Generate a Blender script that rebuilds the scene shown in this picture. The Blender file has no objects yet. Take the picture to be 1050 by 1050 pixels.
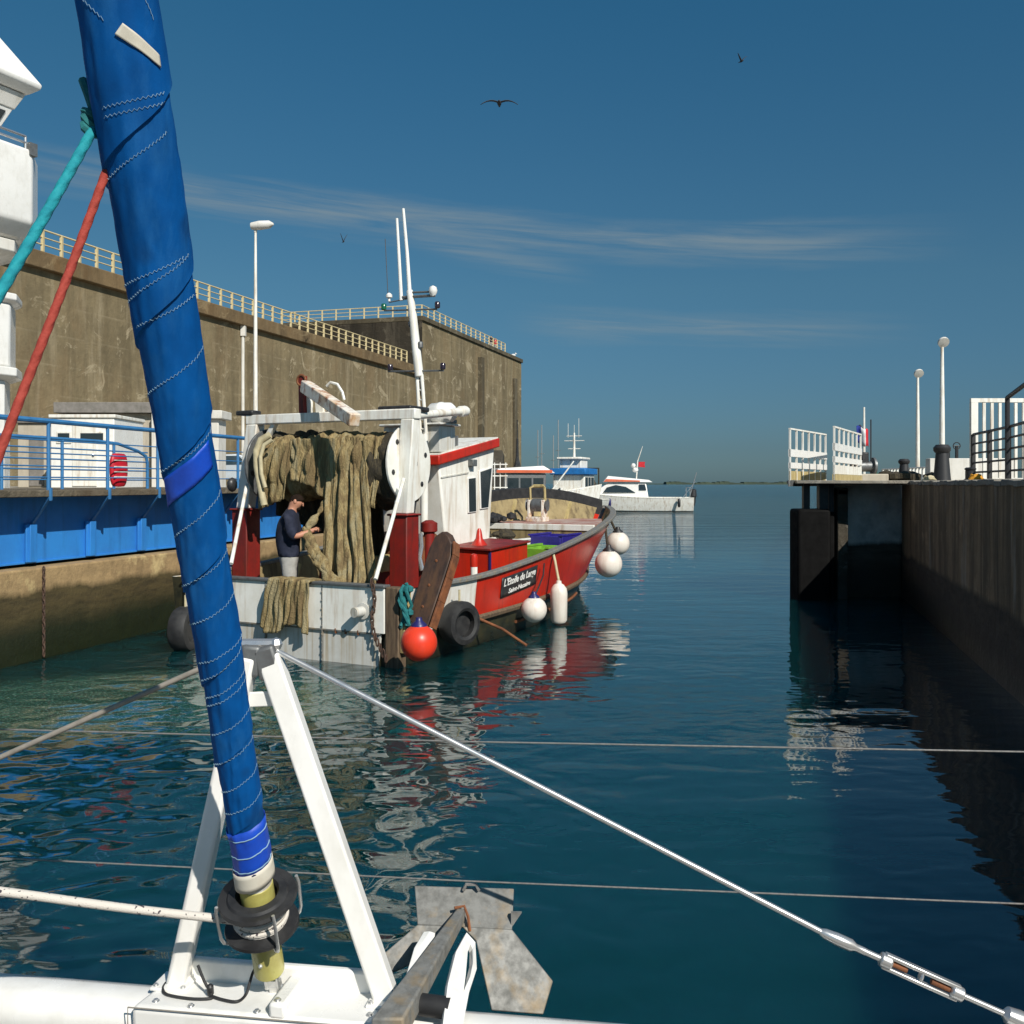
import bpy, bmesh, math, random
from mathutils import Vector, Matrix, noise
R = math.radians
random.seed(7)
S = bpy.context.scene
COL = S.collection
CAMZ = 2.2
HOR, CX, F = 496.0, 525.0, 1000.0
V = Vector

def P(px, py, D):
    """photo measurement -> world point at real distance D"""
    return V(((px - CX) / F * D, D, CAMZ + (HOR - py) / F * D))

# ------------------------------------------------------------------ materials
MATS = {}
def nd(nt, typ, **kw):
    n = nt.nodes.new(typ)
    for k, v in kw.items():
        setattr(n, k, v)
    return n
def sock(nt, n, **kw):
    for k, v in kw.items():
        k = k.replace('_', ' ')
        if isinstance(v, bpy.types.NodeSocket):
            nt.links.new(v, n.inputs[k])
        else:
            n.inputs[k].default_value = v
def rgb(c):
    return (c[0], c[1], c[2], 1)
def newmat(name):
    m = bpy.data.materials.new(name); m.use_nodes = True
    nt = m.node_tree
    b = nt.nodes['Principled BSDF']
    MATS[name] = m
    return m, nt, b
def mapped(nt, scale=(1, 1, 1), loc=(0, 0, 0), space='Object'):
    tc = nd(nt, 'ShaderNodeTexCoord')
    mp = nd(nt, 'ShaderNodeMapping')
    nt.links.new(tc.outputs[space], mp.inputs['Vector'])
    mp.inputs['Scale'].default_value = scale
    mp.inputs['Location'].default_value = loc
    return mp.outputs['Vector']
def ntex(nt, vec, scale=5, detail=6, rough=.6, dist=0):
    n = nd(nt, 'ShaderNodeTexNoise')
    nt.links.new(vec, n.inputs['Vector'])
    n.inputs['Scale'].default_value = scale
    n.inputs['Detail'].default_value = detail
    n.inputs['Roughness'].default_value = rough
    n.inputs['Distortion'].default_value = dist
    return n.outputs['Fac']
def ramp(nt, fac, stops, interp='LINEAR'):
    r = nd(nt, 'ShaderNodeValToRGB')
    r.color_ramp.interpolation = interp
    els = r.color_ramp.elements
    while len(els) < len(stops):
        els.new(0.5)
    for e, (p, c) in zip(els, stops):
        e.position = p
        e.color = rgb(c) if not isinstance(c, (int, float)) else (c, c, c, 1)
    nt.links.new(fac, r.inputs['Fac'])
    return r.outputs['Color']
def mix(nt, fac, a, b, mode='MIX'):
    m = nd(nt, 'ShaderNodeMix', data_type='RGBA', blend_type=mode)
    for s, v in ((0, fac), (6, a), (7, b)):
        if isinstance(v, bpy.types.NodeSocket):
            nt.links.new(v, m.inputs[s])
        elif isinstance(v, (int, float)):
            m.inputs[s].default_value = v
        else:
            m.inputs[s].default_value = rgb(v)
    return m.outputs[2]
def mth(nt, op, a, b=None, c=None, clamp=False):
    m = nd(nt, 'ShaderNodeMath', operation=op); m.use_clamp = clamp
    for i, v in enumerate((a, b, c)):
        if v is None: continue
        if isinstance(v, bpy.types.NodeSocket): nt.links.new(v, m.inputs[i])
        else: m.inputs[i].default_value = v
    return m.outputs[0]
def bump(nt, b, h, strength=.3, dist=.01):
    n = nd(nt, 'ShaderNodeBump')
    nt.links.new(h, n.inputs['Height'])
    n.inputs['Strength'].default_value = strength
    n.inputs['Distance'].default_value = dist
    nt.links.new(n.outputs['Normal'], b.inputs['Normal'])

def M(name, c, rough=.5, metal=0, c2=None, ns=4, lo=.4, hi=.65, stain=None, sa=.5, sscale=(3, 3, .35), bs=0, bd=.004, bscale=30, stretch=(1, 1, 1), spec=.5):
    """general weathered surface: colour, mottling, run stains, fine bump"""
    m, nt, b = newmat(name)
    b.inputs['Metallic'].default_value = metal
    b.inputs['Specular IOR Level'].default_value = spec
    vec = mapped(nt, stretch)
    f = ntex(nt, vec, ns, 8, .65)
    c2 = c2 or tuple(x * .72 for x in c)
    f1 = ramp(nt, f, [(lo, 0.0), (hi, 1.0)])
    col = mix(nt, f1, c, c2)
    if stain:
        sv = mapped(nt, sscale, (3.1, 1.7, .4))
        sf = ramp(nt, ntex(nt, sv, 2.5, 5, .6), [(.5, 0.0), (.68, sa)])
        col = mix(nt, sf, col, stain)
    nt.links.new(col, b.inputs['Base Color'])
    rv = nd(nt, 'ShaderNodeMapRange')
    nt.links.new(f, rv.inputs['Value'])
    rv.inputs['From Min'].default_value = .3; rv.inputs['From Max'].default_value = .7
    rv.inputs['To Min'].default_value = max(.02, rough - .1); rv.inputs['To Max'].default_value = min(1, rough + .12)
    nt.links.new(rv.outputs[0], b.inputs['Roughness'])
    if bs:
        bump(nt, b, ntex(nt, vec, bscale, 5, .6), bs, bd)
    return m

WHITE_PAINT = M('white_paint', (.86, .85, .79), .42, c2=(.75, .73, .65), ns=3, stain=(.36, .22, .10), sa=.5, bs=.15, bscale=18)
WHITE_CLEAN = M('white_gelcoat', (.86, .85, .81), .28, c2=(.76, .745, .70), ns=2.2, lo=.45, hi=.75, stain=(.55, .52, .45), sa=.25, sscale=(4, 4, 2))
WHITE_GREY = M('white_grey_plate', (.62, .62, .58), .5, c2=(.52, .51, .46), ns=3, stain=(.33, .22, .08), sa=.6, sscale=(5, 5, .25), bs=.15)
RUSTY_WHITE = M('rusty_white_paint', (.78, .74, .66), .55, c2=(.62, .40, .22), ns=3, lo=.46, hi=.64, stain=(.28, .09, .03), sa=.95, sscale=(4, 4, 2.5), bs=.3)
RED_PAINT = M('red_paint', (.52, .022, .008), .36, c2=(.40, .016, .008), ns=3, stain=(.16, .03, .015), sa=.5, bs=.12, bscale=14)
DARKRED = M('dark_red_paint', (.23, .015, .010), .5, c2=(.15, .011, .008), ns=4, stain=(.07, .02, .012), sa=.7, bs=.2)
HULL_DARK = M('wet_dark_hull', (.022, .024, .017), .35, c2=(.05, .045, .022), ns=5, bs=.3)
BLACK_RUBBER = M('black_rubber', (.016, .016, .017), .62, c2=(.03, .03, .03), ns=8, bs=.2)
BLACK_PLASTIC = M('black_plastic', (.018, .018, .019), .45, c2=(.035, .035, .036), ns=14, bs=.15)
LINING = M('shaded_stained_cream_lining', (.33, .255, .125), .6, c2=(.22, .165, .075), ns=4, stain=(.08, .055, .03), sa=.8, bs=.3)  # brown stained cream, also darkened for the shadow inside the bulwark
CREAM = M('cream_paint', (.52, .42, .20), .55, c2=(.40, .31, .13), ns=4, stain=(.18, .12, .05), sa=.6, bs=.2)
WOOD = M('weathered_wood', (.16, .11, .065), .75, c2=(.07, .045, .028), ns=3, stretch=(9, 9, 1), bs=.5, bscale=9)
BOARD = M('tarred_wood', (.075, .04, .025), .6, c2=(.03, .018, .014), ns=2.2, stretch=(7, 7, 1.2), stain=(.14, .07, .03), sa=.5, bs=.5, bscale=6)
RUST = M('rust', (.24, .085, .03), .8, c2=(.11, .04, .018), ns=9, bs=.5)
CHAIN = M('rusty_chain_iron', (.085, .045, .028), .8, c2=(.04, .026, .02), ns=20, bs=.5)
GALV = M('galvanised_steel', (.225, .225, .21), .62, .1, c2=(.13, .13, .12), ns=26, stain=(.32, .22, .10), sa=.55, sscale=(5, 5, 3), bs=.25, bscale=40)
STEEL = M('stainless_steel', (.68, .68, .67), .3, .75, c2=(.58, .58, .57), ns=12)
ALU = M('aluminium', (.6, .61, .62), .35, .8, c2=(.5, .5, .5), ns=10)
GREYMETAL = M('grey_metal', (.20, .21, .21), .5, .5, c2=(.13, .13, .13), ns=10)
BLUE_STEEL = M('blue_painted_steel', (.035, .24, .64), .42, c2=(.03, .20, .56), ns=2.5, stain=(.02, .10, .26), sa=.4, bs=.1, bscale=10)
BLUE_RAIL = M('blue_rail_paint', (.05, .20, .42), .42, c2=(.035, .15, .34), ns=6)
CREAM_RAIL = M('cream_rail_paint', (.62, .52, .30), .6, c2=(.5, .4, .2), ns=5)
DARK_RAIL = M('dark_rail_paint', (.03, .03, .032), .5, ns=6)
RENDER_W = M('white_render', (.72, .70, .65), .8, c2=(.62, .6, .54), ns=1.6, stain=(.42, .38, .30), sa=.4, bs=.2)
BEIGE = M('beige_render', (.50, .45, .36), .8, c2=(.42, .37, .29), ns=2, stain=(.3, .26, .2), sa=.4, bs=.2)
GREYROOF = M('grey_roof', (.24, .22, .20), .8, c2=(.16, .15, .13), ns=4, bs=.3)
GLASS = M('dark_glass', (.02, .03, .035), .08, c2=(.03, .04, .045), ns=2, spec=.8)
ORANGE_FENDER = M('orange_vinyl', (.80, .055, .02), .35, c2=(.66, .04, .016), ns=5, stain=(.4, .06, .03), sa=.3)
WHITE_FENDER = M('white_vinyl', (.78, .74, .66), .38, c2=(.70, .62, .55), ns=5, stain=(.45, .34, .24), sa=.4)
NAVY = M('navy_vinyl', (.02, .02, .12), .4)
GREEN_PL = M('green_plastic', (.20, .45, .04), .45, ns=4)
BLUE_PL = M('blue_plastic', (.03, .022, .25), .45, ns=4)
TEAL = M('teal_rope_fibre', (.004, .27, .31), .8, c2=(.004, .20, .25), ns=40, bs=.6, bscale=160)
DTEAL = M('dark_teal_rope_fibre', (.008, .12, .13), .8, c2=(.02, .2, .2), ns=30, bs=.6, bscale=90)
REDROPE = M('red_rope_fibre', (.36, .045, .028), .8, c2=(.27, .035, .022), ns=40, bs=.6, bscale=160)
WIRE = M('wire_rope', (.24, .23, .215), .6, .2, c2=(.16, .155, .15), ns=60, bs=.5, bscale=220)
STRAP = M('grey_strap', (.30, .27, .23), .8, c2=(.22, .2, .17), ns=30)
YELLOW_GRP = M('yellow_resin', (.50, .47, .14), .35, c2=(.42, .37, .10), ns=14, stain=(.3, .26, .08), sa=.5)
CLOTH_W = M('white_sailcloth', (.66, .62, .52), .75, c2=(.55, .5, .4), ns=12)
TAPE = M('royal_blue_tape', (.006, .07, .52), .5, c2=(.005, .05, .40), ns=12, bs=.3, bscale=60)
THREAD = M('white_thread', (.27, .44, .56), .8, ns=40)
SKIN = M('skin', (.50, .24, .15), .55, c2=(.44, .19, .12), ns=14)
TSHIRT = M('navy_cotton', (.010, .014, .035), .85, c2=(.007, .01, .024), ns=14, bs=.5, bscale=9, bd=.02)
JEANS = M('grey_trousers', (.40, .39, .36), .85, c2=(.32, .31, .28), ns=12, bs=.5, bscale=10, bd=.02)
HAIR = M('brown_hair', (.018, .010, .006), .85, spec=.15, ns=30, bs=.6, bscale=60)
RED_PL = M('red_plastic', (.56, .014, .03), .4, c2=(.46, .012, .026), ns=5)
CAR = M('silver_car_paint', (.55, .58, .60), .25, .3, ns=3)
TYRE = BLACK_RUBBER
BIRD_D = M('dark_feathers', (.05, .05, .055), .8, ns=8)
BIRD_W = M('white_feathers', (.75, .75, .73), .8, ns=8)
LEAF = M('coastal_trees', (.05, .07, .04), .9, c2=(.03, .045, .03), ns=.02)
ORANGE_P = M('orange_paint', (.65, .12, .04), .45, ns=4)
BLUE_P = M('bright_blue_paint', (.02, .18, .50), .45, ns=4)
FLAG_B = M('flag_blue', (.01, .03, .25), .8); FLAG_W = M('flag_white', (.75, .75, .75), .8); FLAG_R = M('flag_red', (.6, .02, .03), .8)
YELROPE = M('yellow_rope_fibre', (.65, .30, .02), .8, ns=40)
HOSE = M('cream_hose', (.55, .48, .30), .6, ns=8, stain=(.3, .22, .1), sa=.5)
GREEN_L = M('green_lens', (.01, .12, .06), .15); RED_L = M('dark_lens', (.03, .02, .03), .15)

# --- furled sail cloth
m, nt, b = newmat('blue_sailcloth'); SAIL = m
v = mapped(nt, (1, 1, 1)); f = ntex(nt, v, 9, 6, .6)
c = mix(nt, ramp(nt, f, [(.35, 0.), (.7, 1.)]), (.0005, .083, .30), (.0005, .058, .215))
spot = ramp(nt, ntex(nt, mapped(nt, (1, 1, 1), (4.2, 9, 2)), 7, 2, .4), [(.68, 0.), (.76, .55)])
c = mix(nt, spot, c, (.004, .03, .10)); wear = ramp(nt, ntex(nt, mapped(nt, (6, 6, 1.1), (1, 2, 3)), 2.2, 8, .7), [(.50, 0.), (.72, .35)]); c = mix(nt, wear, c, (.03, .17, .40))
nt.links.new(c, b.inputs['Base Color'])
b.inputs['Roughness'].default_value = .75; b.inputs['Specular IOR Level'].default_value = .12
bump(nt, b, ntex(nt, v, 260, 3, .6), .25, .001)

# --- trawler topsides: white stern quarter, red forward of a straight painted seam
m, nt, b = newmat('trawler_topside_paint'); TOPSIDE = m
v = mapped(nt); sp_ = nd(nt, 'ShaderNodeSeparateXYZ'); nt.links.new(v, sp_.inputs[0])
f = ntex(nt, v, 2.6, 8, .65); st_ = ntex(nt, mapped(nt, (3, 3, .35), (3, 1, 0)), 2.5, 5, .6)
red = mix(nt, ramp(nt, f, [(.38, 0.), (.68, 1.)]), (.54, .024, .008), (.40, .018, .008)); red = mix(nt, ramp(nt, st_, [(.54, 0.), (.7, .55)]), red, (.17, .03, .014))
sc_ = ramp(nt, ntex(nt, mapped(nt, (1, 1, 2.5), (9, 4, 1)), 5, 8, .75), [(.64, 0.), (.68, .8)]); red = mix(nt, sc_, red, (.60, .25, .16))
wh_ = mix(nt, ramp(nt, f, [(.4, 0.), (.66, 1.)]), (.78, .77, .72), (.66, .63, .56)); wh_ = mix(nt, ramp(nt, st_, [(.52, 0.), (.7, .4)]), wh_, (.36, .24, .12))
gt_ = mth(nt, 'GREATER_THAN', sp_.outputs['X'], 1.72); nt.links.new(mix(nt, gt_, wh_, red), b.inputs['Base Color'])
b.inputs['Roughness'].default_value = .38; bump(nt, b, f, .15, .01)

# --- fishing net
m, nt, b = newmat('olive_netting'); NET = m
v = mapped(nt, (30, 30, 2.2)); f = ntex(nt, v, 1.9, 7, .75); f2 = ntex(nt, mapped(nt), 4.5, 4, .5); f3 = ntex(nt, mapped(nt, (9, 9, 1), (3, 1, 7)), 1.2, 3, .5)
c = mix(nt, ramp(nt, f, [(.30, 0.), (.64, 1.)]), (.13, .095, .042), (.40, .305, .15))
c = mix(nt, ramp(nt, f2, [(.45, 0.), (.7, .6)]), c, (.20, .17, .09))
c = mix(nt, ramp(nt, f3, [(.5, 0.), (.6, .65)]), c, (.14, .095, .05)); c = mix(nt, ramp(nt, f3, [(.36, .55), (.46, 0.)]), c, (.34, .30, .19))
nt.links.new(c, b.inputs['Base Color'])
b.inputs['Roughness'].default_value = .95; b.inputs['Specular IOR Level'].default_value = .1
vo = nd(nt, 'ShaderNodeTexVoronoi', feature='DISTANCE_TO_EDGE'); nt.links.new(mapped(nt, (1, 1, .6)), vo.inputs['Vector']); vo.inputs['Scale'].default_value = 34
bump(nt, b, mth(nt, 'ADD', f, mth(nt, 'MULTIPLY', ramp(nt, vo.outputs['Distance'], [(0., 1.), (.12, 0.)]), .6)), .6, .015)
m, nt, b = newmat('dark_netting'); DNET = m
f = ntex(nt, mapped(nt, (20, 20, 5)), 1.8, 6, .7)
c = mix(nt, ramp(nt, f, [(.35, 0.), (.7, 1.)]), (.022, .019, .014), (.085, .066, .035)); nt.links.new(c, b.inputs['Base Color'])
b.inputs['Roughness'].default_value = .95; bump(nt, b, f, .8, .03)

# --- bunker concrete: pour lines, run stains, pale spalls
def concrete(name, base, dark, pale, brown, zl=1.25, ns=.16, amt=.8):
    m, nt, b = newmat(name)
    v = mapped(nt)
    big = ntex(nt, v, ns, 8, .7, .4)
    col = mix(nt, ramp(nt, big, [(.40, 0.), (.60, 1.)]), base, dark)
    st = ntex(nt, mapped(nt, (1, 1, .07), (7, 3, 1)), ns * 3.4, 6, .65)
    col = mix(nt, ramp(nt, st, [(.49, 0.), (.60, amt)]), col, tuple(x * .55 for x in dark))
    st2 = ntex(nt, mapped(nt, (1, 1, .12), (17, 13, 5)), ns * 5, 6, .65)
    col = mix(nt, ramp(nt, st2, [(.53, 0.), (.66, .5)]), col, pale)
    sp = ntex(nt, mapped(nt, (1, 1, 1.3), (31, 2, 8)), ns * 2.2, 9, .72, .8)
    col = mix(nt, ramp(nt, sp, [(.57, 0.), (.61, .8)]), col, pale)
    br = ntex(nt, mapped(nt, (1, 1, .5), (3, 44, 8)), ns * 1.6, 7, .7)
    col = mix(nt, ramp(nt, br, [(.50, 0.), (.64, .45)]), col, brown)
    sep = nd(nt, 'ShaderNodeSeparateXYZ'); nt.links.new(v, sep.inputs[0])
    zz = mth(nt, 'ADD', mth(nt, 'DIVIDE', sep.outputs['Z'], zl), mth(nt, 'MULTIPLY', big, .06))
    fr = mth(nt, 'FRACT', zz)
    ln = ramp(nt, fr, [(0.0, .5), (.035, 0.), (.93, 0.), (1.0, .35)])
    ln = mix(nt, 1.0, ln, ramp(nt, ntex(nt, v, ns * 4, 4, .6), [(.4, 0.), (.7, 1.)]), 'MULTIPLY')
    col = mix(nt, ln, col, pale)
    fine = ntex(nt, v, 2.5, 8, .75)
    col = mix(nt, .3, col, mix(nt, ramp(nt, fine, [(.3, 0.), (.7, 1.)]), tuple(x * .6 for x in base), tuple(x * 1.35 for x in base)), 'MIX')
    nt.links.new(col, b.inputs['Base Color']); b.inputs['Roughness'].default_value = .92
    b.inputs['Specular IOR Level'].default_value = .2
    bump(nt, b, mth(nt, 'ADD', fine, mth(nt, 'MULTIPLY', sp, 2.)), .5, .08)
    return m
BUNKER = concrete('weathered_bunker_concrete', (.235, .186, .107), (.135, .108, .064), (.44, .37, .25), (.19, .12, .06), 1.6, .2, .55)
COPING = concrete('brown_coping_concrete', (.195, .135, .070), (.12, .085, .048), (.30, .23, .13), (.19, .095, .03))
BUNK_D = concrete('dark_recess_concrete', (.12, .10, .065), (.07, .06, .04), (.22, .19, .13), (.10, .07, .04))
DARKQ = concrete('dark_quay_concrete', (.085, .074, .056), (.045, .04, .032), (.17, .155, .13), (.06, .045, .025), 1.0, .55, .8)
PAVE = concrete('pavement_concrete', (.34, .31, .26), (.25, .23, .19), (.44, .41, .35), (.30, .25, .18), 99, .5, .3)
SLAB = concrete('deck_slab_concrete', (.17, .14, .10), (.10, .085, .06), (.26, .22, .16), (.14, .09, .05), 99, 1.2, .5)

# --- left quay wall with tide zones (height above water)
def tide(name, top, mid, low, z1, z2, grey=None):
    m, nt, b = newmat(name)
    v = mapped(nt); sep = nd(nt, 'ShaderNodeSeparateXYZ'); nt.links.new(v, sep.inputs[0])
    w = ntex(nt, mapped(nt, (1, 1, .3)), 1.4, 7, .65)
    h = mth(nt, 'ADD', sep.outputs['Z'], mth(nt, 'MULTIPLY', mth(nt, 'SUBTRACT', w, .5), .28))
    f = ntex(nt, v, 3, 8, .7)
    t = mix(nt, ramp(nt, f, [(.4, 0.), (.68, 1.)]), top, tuple(x * .62 for x in top))
    pz = ramp(nt, ntex(nt, mapped(nt, (1, 1, 1), (5, 2, 1)), 1.1, 8, .7), [(.56, 0.), (.64, .8)])
    t = mix(nt, pz, t, tuple(min(.6, x * 1.7) for x in top))
    if grey:
        vs = ntex(nt, mapped(nt, (1, 1, .08), (2, 8, 1)), 2.6, 7, .7); t = mix(nt, ramp(nt, vs, [(.42, .75), (.56, 0.)]), t, tuple(x * .3 for x in top))
        vp = ntex(nt, mapped(nt, (1, 1, .12), (9, 3, 1)), 3.2, 6, .7); t = mix(nt, ramp(nt, vp, [(.58, 0.), (.68, .6)]), t, (.42, .38, .31))
        jn = nd(nt, 'ShaderNodeMath', operation='PINGPONG'); nt.links.new(sep.outputs['Y'], jn.inputs[0]); jn.inputs[1].default_value = 1.35
        t = mix(nt, ramp(nt, jn.outputs[0], [(0., .8), (.022, 0.)]), t, (.03, .026, .02))
    mm = mix(nt, ramp(nt, ntex(nt, mapped(nt, (1, 1, 5)), 2, 6, .7), [(.4, 0.), (.65, 1.)]), mid, tuple(x * .5 for x in mid))
    lo = mix(nt, f, low, tuple(x * .4 for x in low))
    # vertical joints
    a = nd(nt, 'ShaderNodeMapRange'); nt.links.new(h, a.inputs['Value']); a.inputs['From Min'].default_value = z2 - .05; a.inputs['From Max'].default_value = z2 + .04
    bb = nd(nt, 'ShaderNodeMapRange'); nt.links.new(h, bb.inputs['Value']); bb.inputs['From Min'].default_value = z1 - .2; bb.inputs['From Max'].default_value = z1 + .12
    c = mix(nt, bb.outputs[0], lo, mm); c = mix(nt, a.outputs[0], c, t)
    nt.links.new(c, b.inputs['Base Color'])
    r = nd(nt, 'ShaderNodeMapRange'); nt.links.new(h, r.inputs['Value']); r.inputs['From Max'].default_value = z2; r.inputs['To Min'].default_value = .35; r.inputs['To Max'].default_value = .9
    nt.links.new(r.outputs[0], b.inputs['Roughness'])
    bump(nt, b, f, .6, .05)
    return m
LEDGE = tide('tidal_quay_stone', (.40, .27, .13), (.085, .062, .022), (.020, .026, .008), .55, .88)
QUAY_L = tide('tidal_quay_concrete', (.30, .25, .17), (.075, .06, .03), (.02, .025, .01), .6, .95)
QUAY_R = tide('dark_tidal_quay', (.33, .225, .125), (.095, .07, .042), (.035, .03, .02), .5, .85, True)
QUAY_F = tide('pale_tidal_quay', (.70, .69, .64), (.11, .095, .07), (.06, .055, .04), .7, 1.05)

# --- striped rope
m, nt, b = newmat('flecked_white_rope'); FLECK = m
tc = nd(nt, 'ShaderNodeTexCoord'); mp = nd(nt, 'ShaderNodeMapping'); nt.links.new(tc.outputs['Object'], mp.inputs['Vector'])
f = ntex(nt, mp.outputs[0], 85, 2, .5)
c = mix(nt, ramp(nt, f, [(.64, 0.), (.67, 1.)]), (.62, .58, .52), (.05, .04, .05)); nt.links.new(c, b.inputs['Base Color'])
b.inputs['Roughness'].default_value = .8; bump(nt, b, ntex(nt, mp.outputs[0], 220, 2, .5), .6, .003)

# --- water
m, nt, b = newmat('harbour_water'); WATER = m
tc = nd(nt, 'ShaderNodeTexCoord'); OB = tc.outputs['Object']
def mapo(scale, rot=0, loc=(0, 0, 0)):
    mp = nd(nt, 'ShaderNodeMapping'); nt.links.new(OB, mp.inputs['Vector'])
    mp.inputs['Scale'].default_value = scale; mp.inputs['Rotation'].default_value = (0, 0, rot); mp.inputs['Location'].default_value = loc
    return mp.outputs[0]
sep = nd(nt, 'ShaderNodeSeparateXYZ'); nt.links.new(OB, sep.inputs[0])
X, Y = sep.outputs['X'], sep.outputs['Y']
def rng(val, a0, a1, b0=0., b1=1.):
    r = nd(nt, 'ShaderNodeMapRange'); r.interpolation_type = 'SMOOTHSTEP'
    nt.links.new(val, r.inputs['Value'])
    for k, q in zip(('From Min', 'From Max', 'To Min', 'To Max'), (a0, a1, b0, b1)): r.inputs[k].default_value = q
    return r.outputs[0]
# disturbed water left of and behind the trawler, calm to the right
left = rng(mth(nt, 'SUBTRACT', X, mth(nt, 'MULTIPLY', Y, .02)), -1.6, 1.0, 1.0, .0)
near = rng(Y, 20., 34., 1., 0.)
rough_zone = mth(nt, 'MULTIPLY', left, near)
w0 = ntex(nt, mapo((.7, 1.1, 1), .35, (2, 5, 0)), .8, 1, .4, .4)
w1 = ntex(nt, mapo((1., 1.15, 1), .25), 2.9, .6, .4, .9)
w2 = ntex(nt, mapo((1.1, 1.3, 1), -.2, (4, 2, 0)), 4.2, 1, .4, .6)
w3 = ntex(nt, mapo((.3, 1.1, 1), .1, (1, 7, 0)), 1.5, 2, .45, .2)
w4 = ntex(nt, mapo((.5, 2.2, 1), .05, (8, 7, 0)), 2.6, 3, .5)
w5 = ntex(nt, mapo((.12, .5, 1), .02, (8, 1, 0)), 1.0, 3, .5)
h = mth(nt, 'ADD', mth(nt, 'MULTIPLY', w1, .025), mth(nt, 'MULTIPLY', w2, .0022))
h = mth(nt, 'ADD', h, mth(nt, 'MULTIPLY', w0, .06))
h = mth(nt, 'MULTIPLY', h, mth(nt, 'ADD', mth(nt, 'MULTIPLY', rough_zone, .80), .20))
h = mth(nt, 'ADD', h, mth(nt, 'ADD', mth(nt, 'MULTIPLY', w3, .011), mth(nt, 'MULTIPLY', w4, .0022)))
h = mth(nt, 'ADD', h, mth(nt, 'MULTIPLY', w5, rng(Y, 22., 70., 0., .45)))
h = mth(nt, 'ADD', h, mth(nt, 'MULTIPLY', w4, rng(Y, 24., 60., 0., .10)))
bn = nd(nt, 'ShaderNodeBump'); nt.links.new(h, bn.inputs['Height']); bn.inputs['Strength'].default_value = 1.; bn.inputs['Distance'].default_value = 1.
nt.links.new(bn.outputs[0], b.inputs['Normal'])
# prop wash: green aerated patch astern
dx = mth(nt, 'DIVIDE', mth(nt, 'ADD', X, 3.7), 2.6); dy = mth(nt, 'DIVIDE', mth(nt, 'SUBTRACT', Y, 9.9), 1.7)
d2 = mth(nt, 'ADD', mth(nt, 'MULTIPLY', dx, dx), mth(nt, 'MULTIPLY', dy, dy))
wash = rng(mth(nt, 'ADD', d2, mth(nt, 'MULTIPLY', mth(nt, 'SUBTRACT', ntex(nt, mapo((1, 1.4, 1)), 1.8, 6, .65), .5), 1.6)), .25, 1.25, 1., 0.)
base = mix(nt, rng(Y, 4., 40.), (.0022, .036, .042), (.0035, .037, .050))
base = mix(nt, mth(nt, 'MULTIPLY', wash, .85), base, (.020, .095, .070))
bub = ramp(nt, ntex(nt, mapo((1, 1.4, 1), 0, (3, 3, 0)), 30, 4, .75), [(.55, 0.), (.64, 1.)])
base = mix(nt, mth(nt, 'MULTIPLY', bub, mth(nt, 'MULTIPLY', wash, .85)), base, (.34, .42, .37))
nt.links.new(base, b.inputs['Base Color'])
b.inputs['IOR'].default_value = 1.42; b.inputs['Specular IOR Level'].default_value = .9
b.inputs['Subsurface Weight'].default_value = 1.0; b.inputs['Subsurface Radius'].default_value = (.25, .8, 1.0); b.inputs['Subsurface Scale'].default_value = 7.0
nt.links.new(mth(nt, 'ADD', rng(Y, 25., 200., .015, .10), mth(nt, 'MULTIPLY', wash, .06)), b.inputs['Roughness'])

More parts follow.
